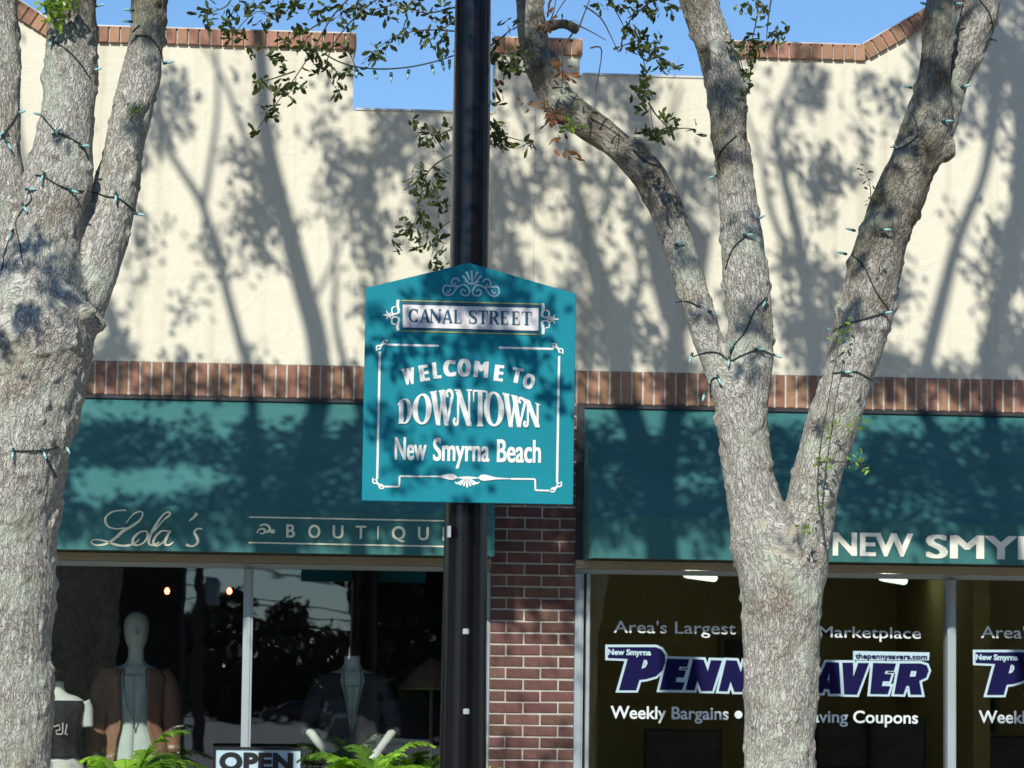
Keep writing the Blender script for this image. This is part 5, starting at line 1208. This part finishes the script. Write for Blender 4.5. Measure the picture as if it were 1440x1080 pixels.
for i, (x, y, h) in enumerate(((-36, -2, 13), (-30, 6, 12), (-44, -14, 14))):  # unseen trees added to darken the left side of the post reflection
    far_tree((x, y, 0), h, 4.8, 'unseen tree added far to the left to darken the post reflection, %s of three' % ['first', 'second', 'third'][i], 3600, 70+i, .05, 'unseen trees far to the left')
for i, (x, y, h) in enumerate(((26, -8, 13), (32, 2, 13))):  # likewise added out of view, for the dark right side of the post
    far_tree((x, y, 0), h, 4.8, 'unseen tree added far to the right to darken the post reflection, %s of two' % ['first', 'second'][i], 3600, 80+i, .05, 'unseen trees far to the right')
b2 = V(700, 900, 66); bb = thing('long_building', 'long dark building behind the row of trees across the street', 'building', (b2.x+14, b2.y, 0))
mb = MB(); mb.box(-14, 14, -8, 0, 0, 6); mb.build('wall', M['farwall'], bb); mb = MB(); mb.box(-14.2, 14.2, -8.2, .2, 6.002, 6.3); mb.build('roof', M['concrete'], bb)
# utility poles and wires
ups = []
for i, (px, Yv) in enumerate(((278, 95), (-400, 95), (900, 100))):
    p = V(px, 985, Yv); t = thing('utility_pole', ['wooden utility pole with crossarms mirrored left of the mullion', 'wooden utility pole far to the left across the street', 'wooden utility pole far to the right across the street'][i], 'utility pole', (p.x, p.y, 0), 'utility poles across the street')
    mb = MB(); mb.tube([(0, 0, 0), (0, 0, 9.5)], [.16, .11], 10); mb.build('post', M['twig'], t)
    for z in (8.9, 8.2, 5.2): mb = MB(); mb.box(-1.1, 1.1, -.06, .06, z, z+.12); mb.build('crossarm', M['twig'], t)
    mb = MB(); mb.lathe((.35, 0, 4.0), [(.2, 0), (.22, .1), (.22, .8), (.15, .9)], 12); mb.build('transformer', M['alu'], t)
    for x in (-.9, -.4, .4, .9):
        mb = MB(); mb.lathe((x, 0, 9.02), [(.03, 0), (.05, .05), (.03, .12)], 8); mb.build('insulator', M['alu'], t)
    ups.append(p)
wi = thing('overhead_wires', 'sagging overhead wires between the utility poles across the street', 'wires', (ups[0].x, ups[0].y, 5))
for (i, j) in ((1, 0), (0, 2)):
    for z, sg_, off in ((4.9, 1.0, -.9), (4.4, .9, .3), (5.3, .8, .9), (3.9, .5, 0), (5.9, 1.2, .5), (3.4, .35, 0)):
        a_, b_ = ups[i], ups[j]; pts = [Vector((a_.x+(b_.x-a_.x)*u+off, a_.y+(b_.y-a_.y)*u, z-4*sg_*u*(1-u)*.8)) for u in np.linspace(0, 1, 16)]
        mb = MB(); mb.tube(pts, .028 if z != 3.9 else .05, 5); PT(wi, mb.build('wire', M['blackp']))
def car(p, rz_, mat, label):
    t = thing('parked_car', label, 'car', (p.x, p.y, .006), 'cars parked in the lot', rz_)
    pr = [(-2.2, .35), (-2.25, .7), (-1.95, .92), (-1.3, .98), (-.75, 1.42), (.9, 1.45), (1.6, 1.0), (2.15, .9), (2.25, .6), (2.2, .35)]
    bm_ = MB(); n = len(pr); vs = []
    for y, ins in ((-.88, 0), (-.80, 1), (.80, 1), (.88, 0)):
        for x, z in pr: vs.append((x*(.985 if not ins else 1), y*(.82 if z > 1.2 else 1), z-(0 if ins else .03)))
    fs = [tuple(range(n)), tuple(range(4*n-1, 3*n-1, -1))]
    for s_ in range(3): fs += [(s_*n+i, (s_+1)*n+i, (s_+1)*n+(i+1) % n, s_*n+(i+1) % n) for i in range(n)]
    bm_.add(vs, fs); bm_.build('body', mat, t)
    mb = MB(); mb.add([(-1.27, -.68, 1.02), (-.78, -.62, 1.40), (-.78, .62, 1.40), (-1.27, .68, 1.02)], [(0, 1, 2, 3)]); mb.add([(1.56, -.68, 1.04), (.94, -.62, 1.43), (.94, .62, 1.43), (1.56, .68, 1.04)], [(3, 2, 1, 0)])
    for v in range(len(mb.v)): x, y, z = mb.v[v]; mb.v[v] = (x+(-.03 if x < 0 else .03), y, z+.02)
    mb.build('windscreen', M['carg'], t)
    for sy in (-1, 1):
        mb = MB(); mb.box(-.7, .85, sy*.775-.02, sy*.775+.02, 1.02, 1.34); mb.build('side_window', M['carg'], t)
        for x in (-1.4, 1.4):
            mb = MB(); mb.tube([(x, sy*.72, .33), (x, sy*.9, .33)], .33, 16); wh = mb.build('wheel', M['rub'], t)
            mb = MB(); mb.tube([(x, sy*.9, .33), (x, sy*.91, .33)], .18, 12); mb.build('rim', M['chrome'], wh)
        mb = MB(); mb.box(-2.29, -2.2, sy*.62-.15, sy*.62+.15, .62, .76); mb.build('headlight', M['chrome'], t)
    mb = MB(); mb.box(-2.3, -2.22, -.4, .4, .45, .58); mb.build('grille', M['chrome'], t)
car(V(420, 985, 200), R(0), M['carp'], 'dark saloon car parked broadside at the back of the lot')
car(V(478, 985, 178), R(-92), M['carp'], 'dark car with shiny grille facing the street in the lot')
car(V(510, 985, 205), R(-80), M['carw'], 'pale car parked at the back of the lot facing the street')
car(V(565, 985, 110), R(15), M['carp'], 'dark car parked nearest the street beside the leafy tree')
